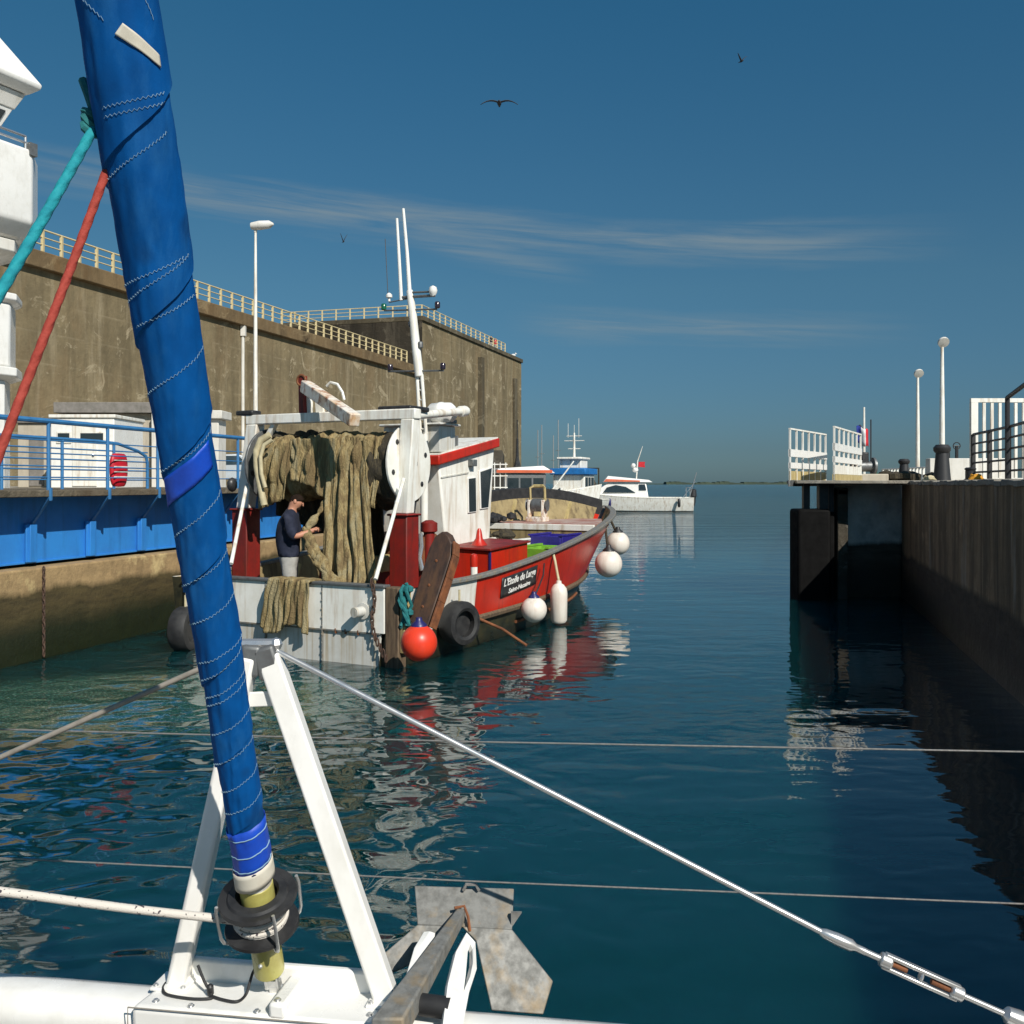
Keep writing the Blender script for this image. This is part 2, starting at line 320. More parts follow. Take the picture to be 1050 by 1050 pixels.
# ------------------------------------------------------------------ mesh builder
class MB:
    def __init__(s): s.bm = bmesh.new(); s.mi = 0
    def face(s, vs):
        try:
            f = s.bm.faces.new(vs); f.material_index = s.mi; return f
        except ValueError: return None
    def v(s, p): return s.bm.verts.new(p)
    def hexa(s, p):
        """p: 8 points, bottom ring 0-3, top ring 4-7"""
        a = [s.v(q) for q in p]
        for f in ((3, 2, 1, 0), (4, 5, 6, 7), (0, 1, 5, 4), (1, 2, 6, 5), (2, 3, 7, 6), (3, 0, 4, 7)):
            s.face([a[i] for i in f])
        return s
    def box(s, lo, hi):
        (x0, y0, z0), (x1, y1, z1) = lo, hi
        return s.hexa([(x0, y0, z0), (x1, y0, z0), (x1, y1, z0), (x0, y1, z0), (x0, y0, z1), (x1, y0, z1), (x1, y1, z1), (x0, y1, z1)])
    def obox(s, c, ax, ay, az):
        c, ax, ay, az = V(c), V(ax), V(ay), V(az)
        return s.hexa([c + i * ax + j * ay + k * az for k in (-1, 1) for i, j in ((-1, -1), (1, -1), (1, 1), (-1, 1))])
    def bar(s, a, b, w, h, up=(0, 0, 1)):
        a, b = V(a), V(b); d = (b - a).normalized(); up = V(up)
        side = d.cross(up)
        if side.length < 1e-4: side = d.cross(V((0, 1, 0)))
        side.normalize(); u = side.cross(d).normalized()
        return s.obox((a + b) / 2, (b - a) / 2, side * w / 2, u * h / 2)
    def prism(s, poly, ext):
        ext = V(ext); a = [s.v(V(p)) for p in poly]; c = [s.v(V(p) + ext) for p in poly]
        n = len(poly); s.face(a[::-1]); s.face(c)
        for i in range(n): s.face([a[i], a[(i + 1) % n], c[(i + 1) % n], c[i]])
        return s
    def ring(s, c, x, y, r, n): return [s.v(c + x * (r * math.cos(2 * math.pi * i / n)) + y * (r * math.sin(2 * math.pi * i / n))) for i in range(n)]
    def tube(s, pts, r, n=8, caps=True, closed=False):
        pts = [V(p) for p in pts]; m = len(pts)
        rs = r if isinstance(r, (list, tuple)) else [r] * m
        prev = None; rings = []
        for i, p in enumerate(pts):
            if closed: d = pts[(i + 1) % m] - pts[i - 1]
            else: d = pts[min(i + 1, m - 1)] - pts[max(i - 1, 0)]
            d.normalize()
            if prev is None:
                prev = d.orthogonal().normalized()
            x = (prev - d * prev.dot(d)).normalized(); prev = x
            rings.append(s.ring(p, x, d.cross(x), rs[i], n))
        for i in range(m if closed else m - 1):
            A, B = rings[i], rings[(i + 1) % m]
            for j in range(n): s.face([A[j], A[(j + 1) % n], B[(j + 1) % n], B[j]])
        if caps and not closed:
            s.face(rings[0][::-1]); s.face(rings[-1])
        return s
    def lathe(s, o, axis, prof, n=20, caps=True):
        """prof: [(radius, distance along axis)]"""
        o, axis = V(o), V(axis).normalized(); x = axis.orthogonal().normalized(); y = axis.cross(x)
        rings = [s.ring(o + axis * h, x, y, max(r, 1e-4), n) for r, h in prof]
        for A, B in zip(rings, rings[1:]):
            for j in range(n): s.face([A[j], A[(j + 1) % n], B[(j + 1) % n], B[j]])
        if caps: s.face(rings[0][::-1]); s.face(rings[-1])
        return s
    def grid(s, fn, nu, nv, cu=False):
        g = [[s.v(fn(i / (nu if cu else nu - 1) if nu > 1 else 0, j / (nv - 1))) for i in range(nu)] for j in range(nv)]
        for j in range(nv - 1):
            for i in range(nu if cu else nu - 1):
                s.face([g[j][i], g[j][(i + 1) % nu], g[j + 1][(i + 1) % nu], g[j + 1][i]])
        return g
    def ball(s, c, r, n=16, sc=(1, 1, 1)):
        c = V(c); k = n // 2
        pr = [(math.sin(math.pi * i / k), -math.cos(math.pi * i / k)) for i in range(k + 1)]
        rings = []
        for a, h in pr:
            rings.append([s.v(c + V((r * sc[0] * max(a, .01) * math.cos(2 * math.pi * j / n), r * sc[1] * max(a, .01) * math.sin(2 * math.pi * j / n), r * sc[2] * h))) for j in range(n)])
        for A, B in zip(rings, rings[1:]):
            for j in range(n): s.face([A[j], A[(j + 1) % n], B[(j + 1) % n], B[j]])
        s.face(rings[0][::-1]); s.face(rings[-1])
        return s
    def build(s, name, mats, parent=None, smooth=True, bev=0, ang=40, solid=0, sub=0, seg=2):
        bmesh.ops.recalc_face_normals(s.bm, faces=s.bm.faces)
        me = bpy.data.meshes.new(name); s.bm.to_mesh(me); s.bm.free()
        for m in (mats if isinstance(mats, (list, tuple)) else [mats]): me.materials.append(m)
        if smooth:
            me.polygons.foreach_set('use_smooth', [True] * len(me.polygons))
            if not sub: me.set_sharp_from_angle(angle=R(ang))
        o = bpy.data.objects.new(name, me); COL.objects.link(o)
        if parent: o.parent = parent
        if solid:
            q = o.modifiers.new('thickness', 'SOLIDIFY'); q.thickness = solid; q.offset = 0
        if bev:
            q = o.modifiers.new('bevel', 'BEVEL'); q.width = bev; q.segments = seg; q.limit_method = 'ANGLE'; q.angle_limit = R(35)
        if sub:
            q = o.modifiers.new('subdiv', 'SUBSURF'); q.levels = sub; q.render_levels = sub
        return o
def tag(o, label, cat, group=None, kind=None):
    o['label'] = label; o['category'] = cat
    if group: o['group'] = group
    if kind: o['kind'] = kind
    return o
def struct(o):
    o['kind'] = 'structure'; return o
def thing(name, loc, label, cat, group=None, rz=0):
    o = bpy.data.objects.new(name, None); COL.objects.link(o); o.location = loc; o.rotation_euler = (0, 0, rz)
    o.empty_display_size = .2
    return tag(o, label, cat, group)
def twin(o, parent=None, loc=None):
    c = o.copy(); COL.objects.link(c)
    if parent: c.parent = parent
    if loc is not None: c.location = loc
    return c
def cr(tab, x):
    """smooth interpolation through table points"""
    if x <= tab[0][0]: return tab[0][1]
    for i in range(len(tab) - 1):
        (x0, y0), (x1, y1) = tab[i], tab[i + 1]
        if x <= x1:
            m0 = (y1 - tab[i - 1][1]) / (x1 - tab[i - 1][0]) if i > 0 else (y1 - y0) / (x1 - x0)
            m1 = (tab[i + 2][1] - y0) / (tab[i + 2][0] - x0) if i + 2 < len(tab) else (y1 - y0) / (x1 - x0)
            h = x1 - x0; t = (x - x0) / h
            return (2 * t**3 - 3 * t**2 + 1) * y0 + (t**3 - 2 * t**2 + t) * h * m0 + (-2 * t**3 + 3 * t**2) * y1 + (t**3 - t**2) * h * m1
    return tab[-1][1]
def skin_mesh(name, verts, edges, radii, mat, parent, sub=2, root=0):
    me = bpy.data.meshes.new(name); me.from_pydata([tuple(v) for v in verts], edges, [])
    o = bpy.data.objects.new(name, me); COL.objects.link(o)
    o.modifiers.new('skin', 'SKIN')
    me.skin_vertices.new() if not me.skin_vertices else None
    for i, r in enumerate(radii):
        sv = me.skin_vertices[0].data[i]; sv.radius = r if isinstance(r, tuple) else (r, r)
        sv.use_root = (i == root)
    q = o.modifiers.new('sub', 'SUBSURF'); q.levels = sub; q.render_levels = sub
    dg = bpy.context.evaluated_depsgraph_get()
    nm = bpy.data.meshes.new_from_object(o.evaluated_get(dg))
    bpy.data.objects.remove(o)
    nm.materials.clear(); nm.materials.append(mat)
    nm.polygons.foreach_set('use_smooth', [True] * len(nm.polygons))
    o = bpy.data.objects.new(name, nm); COL.objects.link(o); o.parent = parent
    return o
def join_into(mb, o):
    """append object o's mesh to builder mb and remove o"""
    mb.bm.from_mesh(o.data); bpy.data.objects.remove(o)

# ------------------------------------------------------------------ camera, light, sky
cam = bpy.data.cameras.new('camera'); co = bpy.data.objects.new('camera', cam); COL.objects.link(co)
co.location = (0, 0, CAMZ); co.rotation_euler = (R(90), 0, 0)
cam.sensor_width = 36; cam.sensor_fit = 'HORIZONTAL'; cam.lens = 36 * 1000 / 1050
cam.shift_y = -(525 - HOR) / 1050
cam.clip_start = .05; cam.clip_end = 20000
S.camera = co
SUN_AZ, SUN_EL = R(32), R(39)    # azimuth measured to the right of straight behind the camera
sv = V((math.sin(SUN_AZ) * math.cos(SUN_EL), -math.cos(SUN_AZ) * math.cos(SUN_EL), math.sin(SUN_EL)))
sl = bpy.data.lights.new('sun', 'SUN'); so = bpy.data.objects.new('sun', sl); COL.objects.link(so)
sl.energy = 5.0; sl.angle = R(.53); sl.color = (1, .945, .86)
so.rotation_euler = sv.to_track_quat('Z', 'Y').to_euler(); so.location = (30, -30, 40)
W = bpy.data.worlds.new('World'); S.world = W; W.use_nodes = True
nt = W.node_tree; bg = nt.nodes['Background']
sky = nd(nt, 'ShaderNodeTexSky', sky_type='NISHITA'); sky.sun_disc = False
sky.sun_elevation = SUN_EL; sky.sun_rotation = math.pi - SUN_AZ
sky.altitude = 0; sky.air_density = 1.0; sky.dust_density = .6; sky.ozone_density = 3.0
SKYC = sky.outputs[0]
# thin cirrus bands, laid out by direction
tc = nd(nt, 'ShaderNodeTexCoord')
sp = nd(nt, 'ShaderNodeSeparateXYZ'); nt.links.new(tc.outputs['Generated'], sp.inputs[0])
az = mth(nt, 'ARCTAN2', sp.outputs[0], sp.outputs[1])
elv = mth(nt, 'ARCSINE', sp.outputs[2])
cmb = nd(nt, 'ShaderNodeCombineXYZ')
nt.links.new(mth(nt, 'MULTIPLY', az, 1.6), cmb.inputs[0]); nt.links.new(mth(nt, 'MULTIPLY', elv, 14.), cmb.inputs[1])
nz = ntex(nt, cmb.outputs[0], 2.2, 7, .62, .6)
def band(e0, slope, wid, a0, a1, amt):
    e = mth(nt, 'SUBTRACT', elv, mth(nt, 'ADD', mth(nt, 'MULTIPLY', az, slope), e0))
    e = mth(nt, 'ADD', e, mth(nt, 'MULTIPLY', mth(nt, 'SUBTRACT', nz, .5), wid * 1.3))
    g = mth(nt, 'SUBTRACT', 1., mth(nt, 'DIVIDE', mth(nt, 'ABSOLUTE', e), wid), clamp=True)
    r = nd(nt, 'ShaderNodeMapRange'); r.interpolation_type = 'SMOOTHSTEP'; nt.links.new(az, r.inputs['Value'])
    r.inputs['From Min'].default_value = a0[0]; r.inputs['From Max'].default_value = a0[1]
    r2 = nd(nt, 'ShaderNodeMapRange'); r2.interpolation_type = 'SMOOTHSTEP'; nt.links.new(az, r2.inputs['Value'])
    r2.inputs['From Min'].default_value = a1[0]; r2.inputs['From Max'].default_value = a1[1]; r2.inputs['To Min'].default_value = 1; r2.inputs['To Max'].default_value = 0
    return mth(nt, 'MULTIPLY', mth(nt, 'MULTIPLY', g, r.outputs[0]), mth(nt, 'MULTIPLY', r2.outputs[0], amt))
cm2 = nd(nt, 'ShaderNodeCombineXYZ'); nt.links.new(mth(nt, 'MULTIPLY', az, 2.2), cm2.inputs[0]); nt.links.new(mth(nt, 'ADD', mth(nt, 'MULTIPLY', elv, 42.), mth(nt, 'MULTIPLY', az, 3.4)), cm2.inputs[1])
tex = ramp(nt, ntex(nt, cm2.outputs[0], 2.6, 8, .62, .5), [(.36, .12), (.62, 1.)])
cl = mth(nt, 'ADD', band(.253, -.075, .026, (-.8, -.25), (.25, .46), .62), band(.163, -.045, .020, (-.02, .1), (.25, .42), .5))
cl = mth(nt, 'ADD', cl, band(.225, -.18, .016, (-.12, -.03), (.0, .1), .4))
cl = mth(nt, 'MULTIPLY', cl, tex, clamp=True)
grade = ramp(nt, mth(nt, 'DIVIDE', elv, 1.0, clamp=True), [(0., (.33, .53, .74)), (.036, (.31, .485, .665)), (.195, (.40, .70, .76)), (.453, (.312, .864, .976)), (1., (.32, .86, .98))])
tint = mix(nt, 1., SKYC, grade, 'MULTIPLY')
skyc = mix(nt, cl, tint, (3.5, 4.3, 4.6))
nt.links.new(skyc, bg.inputs['Color']); bg.inputs['Strength'].default_value = .069
S.view_settings.view_transform = 'Standard'; S.view_settings.look = 'None'
S.view_settings.exposure = 0; S.view_settings.gamma = 1

# ------------------------------------------------------------------ water and grounds
mb = MB(); mb.mi = 0
g = [mb.v(p) for p in ((-7000, -300, 0), (7000, -300, 0), (7000, 12000, 0), (-7000, 12000, 0))]; mb.face(g)
struct(mb.build('water', WATER, smooth=False))
AX = V((.255, 1, 0)).normalized(); NR = V((AX.y, -AX.x, 0))     # lock axis, and its right-hand normal
def LQ(y, off=0):       # a point on the left quay edge, off metres to the left of it
    return V((-9.03 + .255 * y, y, 0)) - NR * off
def zz(p, z): return V((p.x, p.y, z))
# left quay: low stone ledge under the swing bridge, full-height quay past it and inland
mb = MB()
mb.prism([zz(LQ(-12), -2), zz(LQ(22.3), -2), zz(LQ(22.3, 2.2), -2), zz(LQ(-12, 2.2), -2)], (0, 0, 3.15))
tag(mb.build('quay_wall', LEDGE, bev=.03), 'low tan stone quay wall with dark green tide zone, under the blue bridge', 'quay wall')
mb = MB()
mb.prism([zz(LQ(22.3), -2), zz(LQ(33), -2), zz(LQ(34, 2.2), -2), zz(LQ(22.3, 2.2), -2)], (0, 0, 4.1))
tag(mb.build('quay_wall', QUAY_L, bev=.03), 'concrete quay wall end beyond the blue bridge, behind the red trawler', 'quay wall')
mb = MB()
mb.prism([zz(LQ(-12, 2.21), -2), zz(LQ(34, 2.21), -2), zz(LQ(70, 14), -2), zz(LQ(140, 26), -2), zz(LQ(140, 140), -2), zz(LQ(-12, 140), -2)], (0, 0, 4.08))
struct(mb.build('quay', PAVE, smooth=False))
# chain on the ledge
mb = MB()
for i in range(16):
    q = zz(LQ(12.25), 1.12 - i * .07) + NR * .03
    ax = AX if i % 2 else NR
    mb.tube([q + ax * (.016 * math.cos(a)) + V((0, 0, .045 * math.sin(a))) for a in [k * math.pi / 4 for k in range(8)]], .009, 5, closed=True)
tag(mb.build('chain', CHAIN), 'rusty mooring chain hanging down the tan stone quay wall', 'chain')

# ------------------------------------------------------------------ swing bridge
def BR(y, off=0): return V((-9.28 + .255 * y, y, 0)) - NR * off
br = thing('swing_bridge', zz(BR(12, 1), 1.2), 'bright blue steel swing bridge with concrete deck edge on the left quay', 'bridge')
o0 = br.location.copy()
def bp(y, off, z): return zz(BR(y, off), z) - o0
mb = MB()
mb.prism([bp(-8, 0, 1.2), bp(21.4, 0, 1.2), bp(21.4, .06, 1.2), bp(-8, .06, 1.2)], (0, 0, .83))
mb.prism([bp(-8, -.03, 1.19), bp(21.4, -.03, 1.19), bp(21.4, .2, 1.19), bp(-8, .2, 1.19)], (0, 0, .025))
mb.prism([bp(21.38, .06, 1.2), bp(21.42, .06, 1.2), bp(21.42, 2.1, 1.2), bp(21.38, 2.1, 1.2)], (0, 0, .83))
mb.build('girder', BLUE_STEEL, br, bev=.004)
mb = MB()
mb.prism([bp(-8, -.42, 2.035), bp(21.5, -.42, 2.035), bp(21.5, 4.2, 2.035), bp(-8, 4.2, 2.035)], (0, 0, .085))
mb.build('deck', SLAB, br, bev=.01)
ys = [12.24 + 1.1 * i for i in range(-6, 9)]
for i, y in enumerate(ys):
    yy = y + .1
    mb = MB(); mb.obox(bp(yy, -.05, 1.45), AX * .06, NR * .05, V((0, 0, .24)))
    mb.obox(bp(yy, -.055, 1.45), AX * .09, NR * .012, V((0, 0, .24)))
    mb.build('stiffener', BLUE_STEEL, br, bev=.004)
    mb = MB(); mb.bar(bp(y, -.42, 2.03), bp(yy, -.06, 1.68), .035, .03); mb.bar(bp(y, -.435, 2.15), bp(y, -.435, 1.99), .03, .03)
    mb.build('bracket', BLUE_RAIL, br)
rl = thing('railing', zz(BR(12, -.4), 2.12), 'blue railing with one thick top rail along the front edge of the bridge', 'railing', 'blue bridge railings')
o0 = rl.location.copy()
mb = MB(); mb.tube([zz(BR(-8, -.4), 2.98) - o0, zz(BR(21.5, -.4), 2.98) - o0], .032, 8)
mb.build('top_rail', BLUE_RAIL, rl)
mb = MB(); mb.tube([V((0, 0, 0)), V((0, 0, .86))], .024, 8); p0 = mb.build('post', BLUE_RAIL, rl)
for i, y in enumerate(ys):
    (p0 if i == 0 else twin(p0, rl)).location = zz(BR(y, -.4), 2.12) - o0
for z in (2.28, 2.42, 2.58, 2.74):
    mb = MB(); mb.tube([zz(BR(-8, -.4), z) - o0, zz(BR(21.5, -.4), z) - o0], .009, 6); mb.build('rail', BLUE_RAIL, rl)
rl = thing('railing', zz(BR(12, 1.0), 2.12), 'inner blue railing of five bars with a rounded end, behind the front bridge railing', 'railing', 'blue bridge railings')
o0 = rl.location.copy()
def rp(y, z): return zz(BR(y, 1.0), z) - o0
ye = 16.15
mb = MB(); mb.tube([rp(-8, 2.86), rp(ye - 1.2, 2.86), rp(ye - .75, 2.84), rp(ye - .25, 2.74), rp(ye - .04, 2.66), rp(ye, 2.56), rp(ye, 2.12)], .026, 8); mb.build('top_rail', BLUE_RAIL, rl)
for z in (2.26, 2.41, 2.56, 2.72):
    mb = MB(); mb.tube([rp(-8, z), rp(ye, z)], .012, 6); mb.build('rail', BLUE_RAIL, rl)
mb = MB(); mb.tube([(0, 0, 0), (0, 0, .74)], .025, 8); p0 = mb.build('post', BLUE_RAIL, rl)
for i in range(12): (p0 if i == 0 else twin(p0, rl)).location = rp(ye - .85 - i * 1.15, 2.12)
# lifebuoy housing on the railing
lb = thing('lifebuoy_case', zz(BR(13.7, -.30), 2.16), 'red lifebuoy case with painted pale rail highlights hung behind the blue front railing', 'lifebuoy case', rz=math.atan2(AX.y, AX.x))
mb = MB()
def lf(u, v):
    a = 2 * math.pi * u; w = .19
    z = .23 + .235 * math.sin(math.pi * (v - .5)); k = math.cos(math.pi * (v - .5)) ** .35
    return V((w * k * (1 - .12 * (1 - v)) * math.copysign(abs(math.cos(a)) ** .7, math.cos(a)), .06 * k * math.sin(a), z))
mb.grid(lf, 24, 15, cu=True); mb.build('shell', RED_PL, lb)
for z in (.13, .2, .27, .36):
    mb = MB(); mb.box((-.18, -.066, z), (.18, -.058, z + .014)); mb.build('band', WHITE_PAINT, lb)  # painted highlights, standing for the bright rails in front of the case

# ------------------------------------------------------------------ fortified lock (bunker)
def BK(y, off=0): return V((-39.5 + .30 * y, y, 0)) + V((-.958, .287, 0)) * off
bk = thing('bunker', (BK(90).x, 90, 2.08), 'huge weathered concrete fortified lock bunker with a taller far block, beyond the left quay', 'bunker')
o0 = bk.location.copy()
def kp(y, off, z): return zz(BK(y, off), z) - o0
mb = MB(); mb.prism([kp(10, 0, 2.0), kp(100, 0, 2.0), kp(100, 40, 2.0), kp(10, 40, 2.0)], (0, 0, 11.25)); mb.build('lower_wall', BUNKER, bk, smooth=False)
mb = MB(); mb.prism([kp(10, -.35, 13.26), kp(99.9, -.35, 13.26), kp(99.9, 40, 13.26), kp(10, 40, 13.26)], (0, 0, .9)); mb.build('coping', COPING, bk, bev=.06)
mb = MB(); mb.prism([kp(100.01, -.3, 2.0), kp(135, -.3, 2.0), kp(135, 42, 2.0), kp(100.01, 42, 2.0)], (0, 0, 16.9)); mb.build('upper_block', [BUNKER], bk, smooth=False)
mb = MB(); mb.prism([kp(99.93, -.32, 11.3), kp(100.005, -.32, 11.3), kp(100.005, 41.9, 11.3), kp(99.93, 41.9, 11.3)], (0, 0, 7.6)); mb.build('shaded_end_wall', concrete('shade_dark_concrete', (.05, .042, .03), (.03, .026, .02), (.13, .11, .08), (.05, .035, .02), 1.6, .25, .8), bk, smooth=False)  # thin front skin, its shade put into a darker concrete colour
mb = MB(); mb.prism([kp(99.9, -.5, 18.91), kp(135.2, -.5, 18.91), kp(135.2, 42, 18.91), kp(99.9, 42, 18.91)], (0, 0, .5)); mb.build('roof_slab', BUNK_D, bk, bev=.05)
mb = MB(); mb.prism([kp(117, -.85, 2.0), kp(118, -.85, 2.0), kp(118, -.28, 2.0), kp(117, -.28, 2.0)], (0, 0, 15.4)); mb.build('pilaster', BUNK_D, bk, bev=.05)  # raised strip in darker concrete, standing for the shadow of a groove
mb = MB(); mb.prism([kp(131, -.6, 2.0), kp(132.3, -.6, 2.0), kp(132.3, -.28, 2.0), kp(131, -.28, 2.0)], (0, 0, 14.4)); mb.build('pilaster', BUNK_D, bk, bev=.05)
mb = MB(); mb.tube([kp(68.4, -.12, 2.1), kp(68.4, -.12, 13.2)], .11, 8); mb.obox(kp(68.4, -.16, 12.9), (.16, 0, 0), (0, .16, 0), (0, 0, .35)); mb.build('downpipe', RENDER_W, bk)
def rail_on(name, label, pts, h, step, nr, mat, r, grp, cat='railing'):
    t = thing(name, pts[0], label, cat, grp); o0 = V(pts[0])
    for k in range(nr):
        z = h * (k + 1) / nr
        mb = MB(); mb.tube([V(p) - o0 + V((0, 0, z)) for p in pts], r * (1 if k == nr - 1 else .75), 6); mb.build('rail', mat, t)
    mb = MB(); mb.box((-r * 1.3, -r * 1.3, 0), (r * 1.3, r * 1.3, h)); p0 = mb.build('post', mat, t); first = True
    for a, c in zip(pts, pts[1:]):
        a, c = V(a), V(c); n = max(1, round((c - a).length / step))
        for i in range(n + 1):
            (p0 if first else twin(p0, t)).location = a.lerp(c, i / n) - o0; first = False
    return t
rail_on('railing', 'long cream railing running along the lower bunker roof edge', [kp(44, -.15, 14.16) + bk.location, kp(96.5, -.15, 14.16) + bk.location], 1.15, 1.35, 3, CREAM_RAIL, .055, 'cream bunker railings')
rail_on('railing', 'distant cream railing around the corner of the taller bunker roof', [kp(100.2, 16, 19.41) + bk.location, kp(100.2, -.2, 19.41) + bk.location, kp(128, -.2, 19.41) + bk.location], 1.15, 1.7, 3, CREAM_RAIL, .055, 'cream bunker railings')

# ------------------------------------------------------------------ control tower (cropped by the left frame edge)
tw = thing('control_tower', (-11.55, 17.6, 2.08), 'white lock control tower with pyramid roof and glazed cabin, at the left frame edge', 'tower', rz=R(-25))
tz = lambda py: (HOR - py) * .0195 + .12
def blk(name, mat, secs, n=4, bev=.05, parent=tw):
    """stack of square/octagon sections (half width, z)"""
    mb = MB(); rings = []
    for w, z in secs:
        if n == 4: pts = [(w, -w), (w, w), (-w, w), (-w, -w)]
        else:
            k = w * .72; pts = [(w, -k), (w, k), (k, w), (-k, w), (-w, k), (-w, -k), (-k, -w), (k, -w)]
        rings.append([mb.v((x, y, z)) for x, y in pts])
    for A, B in zip(rings, rings[1:]):
        for j in range(len(A)): mb.face([A[j], A[(j + 1) % len(A)], B[(j + 1) % len(B)], B[j]])
    mb.face(rings[0][::-1]); mb.face(rings[-1])
    return mb.build(name, mat, parent, bev=bev)
W_T = .0195
blk('roof', WHITE_CLEAN, [(1.95, tz(118)), (2.1, tz(112)), (2.12, tz(108)), (.1, tz(-45))], bev=.02)
blk('eave', RENDER_W, [(1.76, tz(134)), (1.9, tz(119))], bev=.01)
blk('cabin', WHITE_CLEAN, [(1.42, tz(172)), (1.74, tz(134))], bev=.02)
mb = MB(); 
for s in (0, 1, 2, 3):
    a = s * math.pi / 2; x, y = V((math.cos(a), math.sin(a), 0)), V((-math.sin(a), math.cos(a), 0))
    mb.hexa([x * 1.44 - y * 1.36 + V((0, 0, tz(166))), x * 1.50 - y * 1.36 + V((0, 0, tz(166))), x * 1.50 + y * 1.36 + V((0, 0, tz(166))), x * 1.44 + y * 1.36 + V((0, 0, tz(166))),
             x * 1.68 - y * 1.58 + V((0, 0, tz(138))), x * 1.73 - y * 1.58 + V((0, 0, tz(138))), x * 1.73 + y * 1.58 + V((0, 0, tz(138))), x * 1.68 + y * 1.58 + V((0, 0, tz(138)))])
mb.build('window', GLASS, tw)
for o_ in tw.children:
    if o_.name.split('.')[0] in ('roof', 'eave', 'cabin', 'window'): o_.scale = (.93, .93, 1)
blk('balcony', WHITE_CLEAN, [(1.95, tz(264)), (2.19, tz(248)), (2.19, tz(178))], 8, .06)
blk('balcony_base', RENDER_W, [(1.7, tz(282)), (1.94, tz(276)), (1.94, tz(265))], 8, .02)
blk('column', GREYROOF, [(1.6, tz(318)), (1.6, tz(283))], 8, .02)
blk('collar', WHITE_CLEAN, [(1.88, tz(325)), (1.97, tz(322)), (1.97, tz(316)), (1.8, tz(314))], 8, .02)
blk('lower_cabin', WHITE_CLEAN, [(1.88, tz(386)), (1.88, tz(325))], 8, .05)
blk('collar', WHITE_CLEAN, [(1.82, tz(398)), (1.97, tz(394)), (1.97, tz(386))], 8, .02)
blk('base', WHITE_CLEAN, [(1.8, 0), (1.8, tz(398))], 8, .02)
mb = MB()
for z in (tz(166), tz(172)):
    mb.tube([V((2.1, -1.5, z)), V((2.1, 1.5, z))], .025, 6)
for y in (-1.5, 0, 1.5): mb.tube([V((2.1, y, tz(180))), V((2.1, y, tz(166)))], .022, 6)
mb.build('balcony_rail', ALU, tw)
mb = MB(); mb.box((1.55, .2, tz(152)), (1.72, .36, tz(142))); mb.tube([V((1.4, .28, tz(156))), V((1.62, .28, tz(156))), V((1.62, .28, tz(150)))], .02, 6); mb.build('camera_box', GREYMETAL, tw)
mb = MB(); mb.box((2.05, 1.5, tz(184)), (2.22, 1.66, tz(172))); mb.build('lamp', GREYMETAL, tw)

# ------------------------------------------------------------------ buildings, vehicles on the left quay
def house(name, label, px0, px1, D, ytop, depth, wall, roofm, ov, rt, cat='building', door=True):
    x0, x1 = (px0 - CX) / F * D, (px1 - CX) / F * D
    t = thing(name, ((x0 + x1) / 2, D, 2.08), label, cat); w = (x1 - x0) / 2; h = CAMZ + (HOR - ytop) / F * D - 2.08
    mb = MB(); mb.box((-w, 0, 0), (w, depth, h - rt - .003)); mb.build('wall', wall, t, bev=.02)
    mb = MB(); mb.box((-w - ov, -ov, h - rt), (w + ov, depth + ov, h)); mb.build('roof', roofm, t, bev=.02)
    return t, w, h
t, w, h = house('gatehouse', 'low beige gatehouse with a grey flat roof behind the blue railing', 66, 176, 32, 413, 4, BEIGE, GREYROOF, .25, .35)
mb = MB(); mb.box((w - .55, -.32, 0), (w + .1, -.02, h - .36)); mb.build('pier', RENDER_W, t, bev=.02)
mb = MB(); mb.box((-.15, -.03, 0), (.55, -.005, 1.95)); d_ = mb.build('door', GREYROOF, t, bev=.01)
mb = MB(); mb.ball((.47, -.05, 1.0), .04, 8); mb.build('handle', STEEL, d_)
mb = MB(); mb.prism([(w - 1.2, -.3, 2.0), (w - .9, -.3, 2.25), (w - .85, -.3, 2.2), (w - 1.15, -.3, 1.9)], (0, .2, 0)); mb.build('wall_lamp', GREYMETAL, t)
t, w, h = house('hut', 'narrow white hut with a pale flat roof, right of the blue furled sail', 186, 224, 26, 421, .7, RENDER_W, RENDER_W, .12, .22)
mb = MB(); mb.box((-w + .1, -.02, h - 1.0), (w - .35, -.004, h - .55)); mb.build('window', GLASS, t, bev=.01)

def wheel(parent, c, ax, r, w):
    mb = MB(); ax = V(ax).normalized(); c = V(c)
    mb.lathe(c - ax * w / 2, ax, [(r * .62, 0), (r * .95, 0), (r, w * .2), (r, w * .8), (r * .95, w), (r * .62, w)], 20); o = mb.build('wheel', TYRE, parent)
    mb = MB(); mb.lathe(c - ax * (w / 2 + .01), ax, [(.05, 0), (r * .6, .02), (r * .6, w), (.05, w + .02)], 16); mb.build('rim', ALU, o)
def vehicle(name, label, cat, loc, rz, L, Wd, prof, mat, wins, wheels, grp=None):
    """side profile extruded, tumblehome on the cabin; local x = forward"""
    t = thing(name, loc, label, cat, grp, rz); h = Wd / 2; mb = MB(); n = len(prof)
    def wd(z): return h * (1 - .13 * max(0, (z - .85) / .7)) if cat == 'car' else h
    A = [mb.v((x, -wd(z), z)) for x, z in prof]; B = [mb.v((x, wd(z), z)) for x, z in prof]
    mb.face(A); mb.face(B[::-1])
    for i in range(n): mb.face([A[i], A[(i + 1) % n], B[(i + 1) % n], B[i]])
    mb.build('body', mat, t, bev=.05, seg=3)
    for q in wins:
        for sd in (-1, 1):
            mb = MB(); mb.prism([(x, sd * (wd(z) - .02), z) for x, z in q], (0, sd * .028, 0)); mb.build('window', GLASS, t)
    for x, r in wheels:
        for sd in (-1, 1): wheel(t, (x, sd * (h - .09), r), (0, 1, 0), r, .2)
    return t
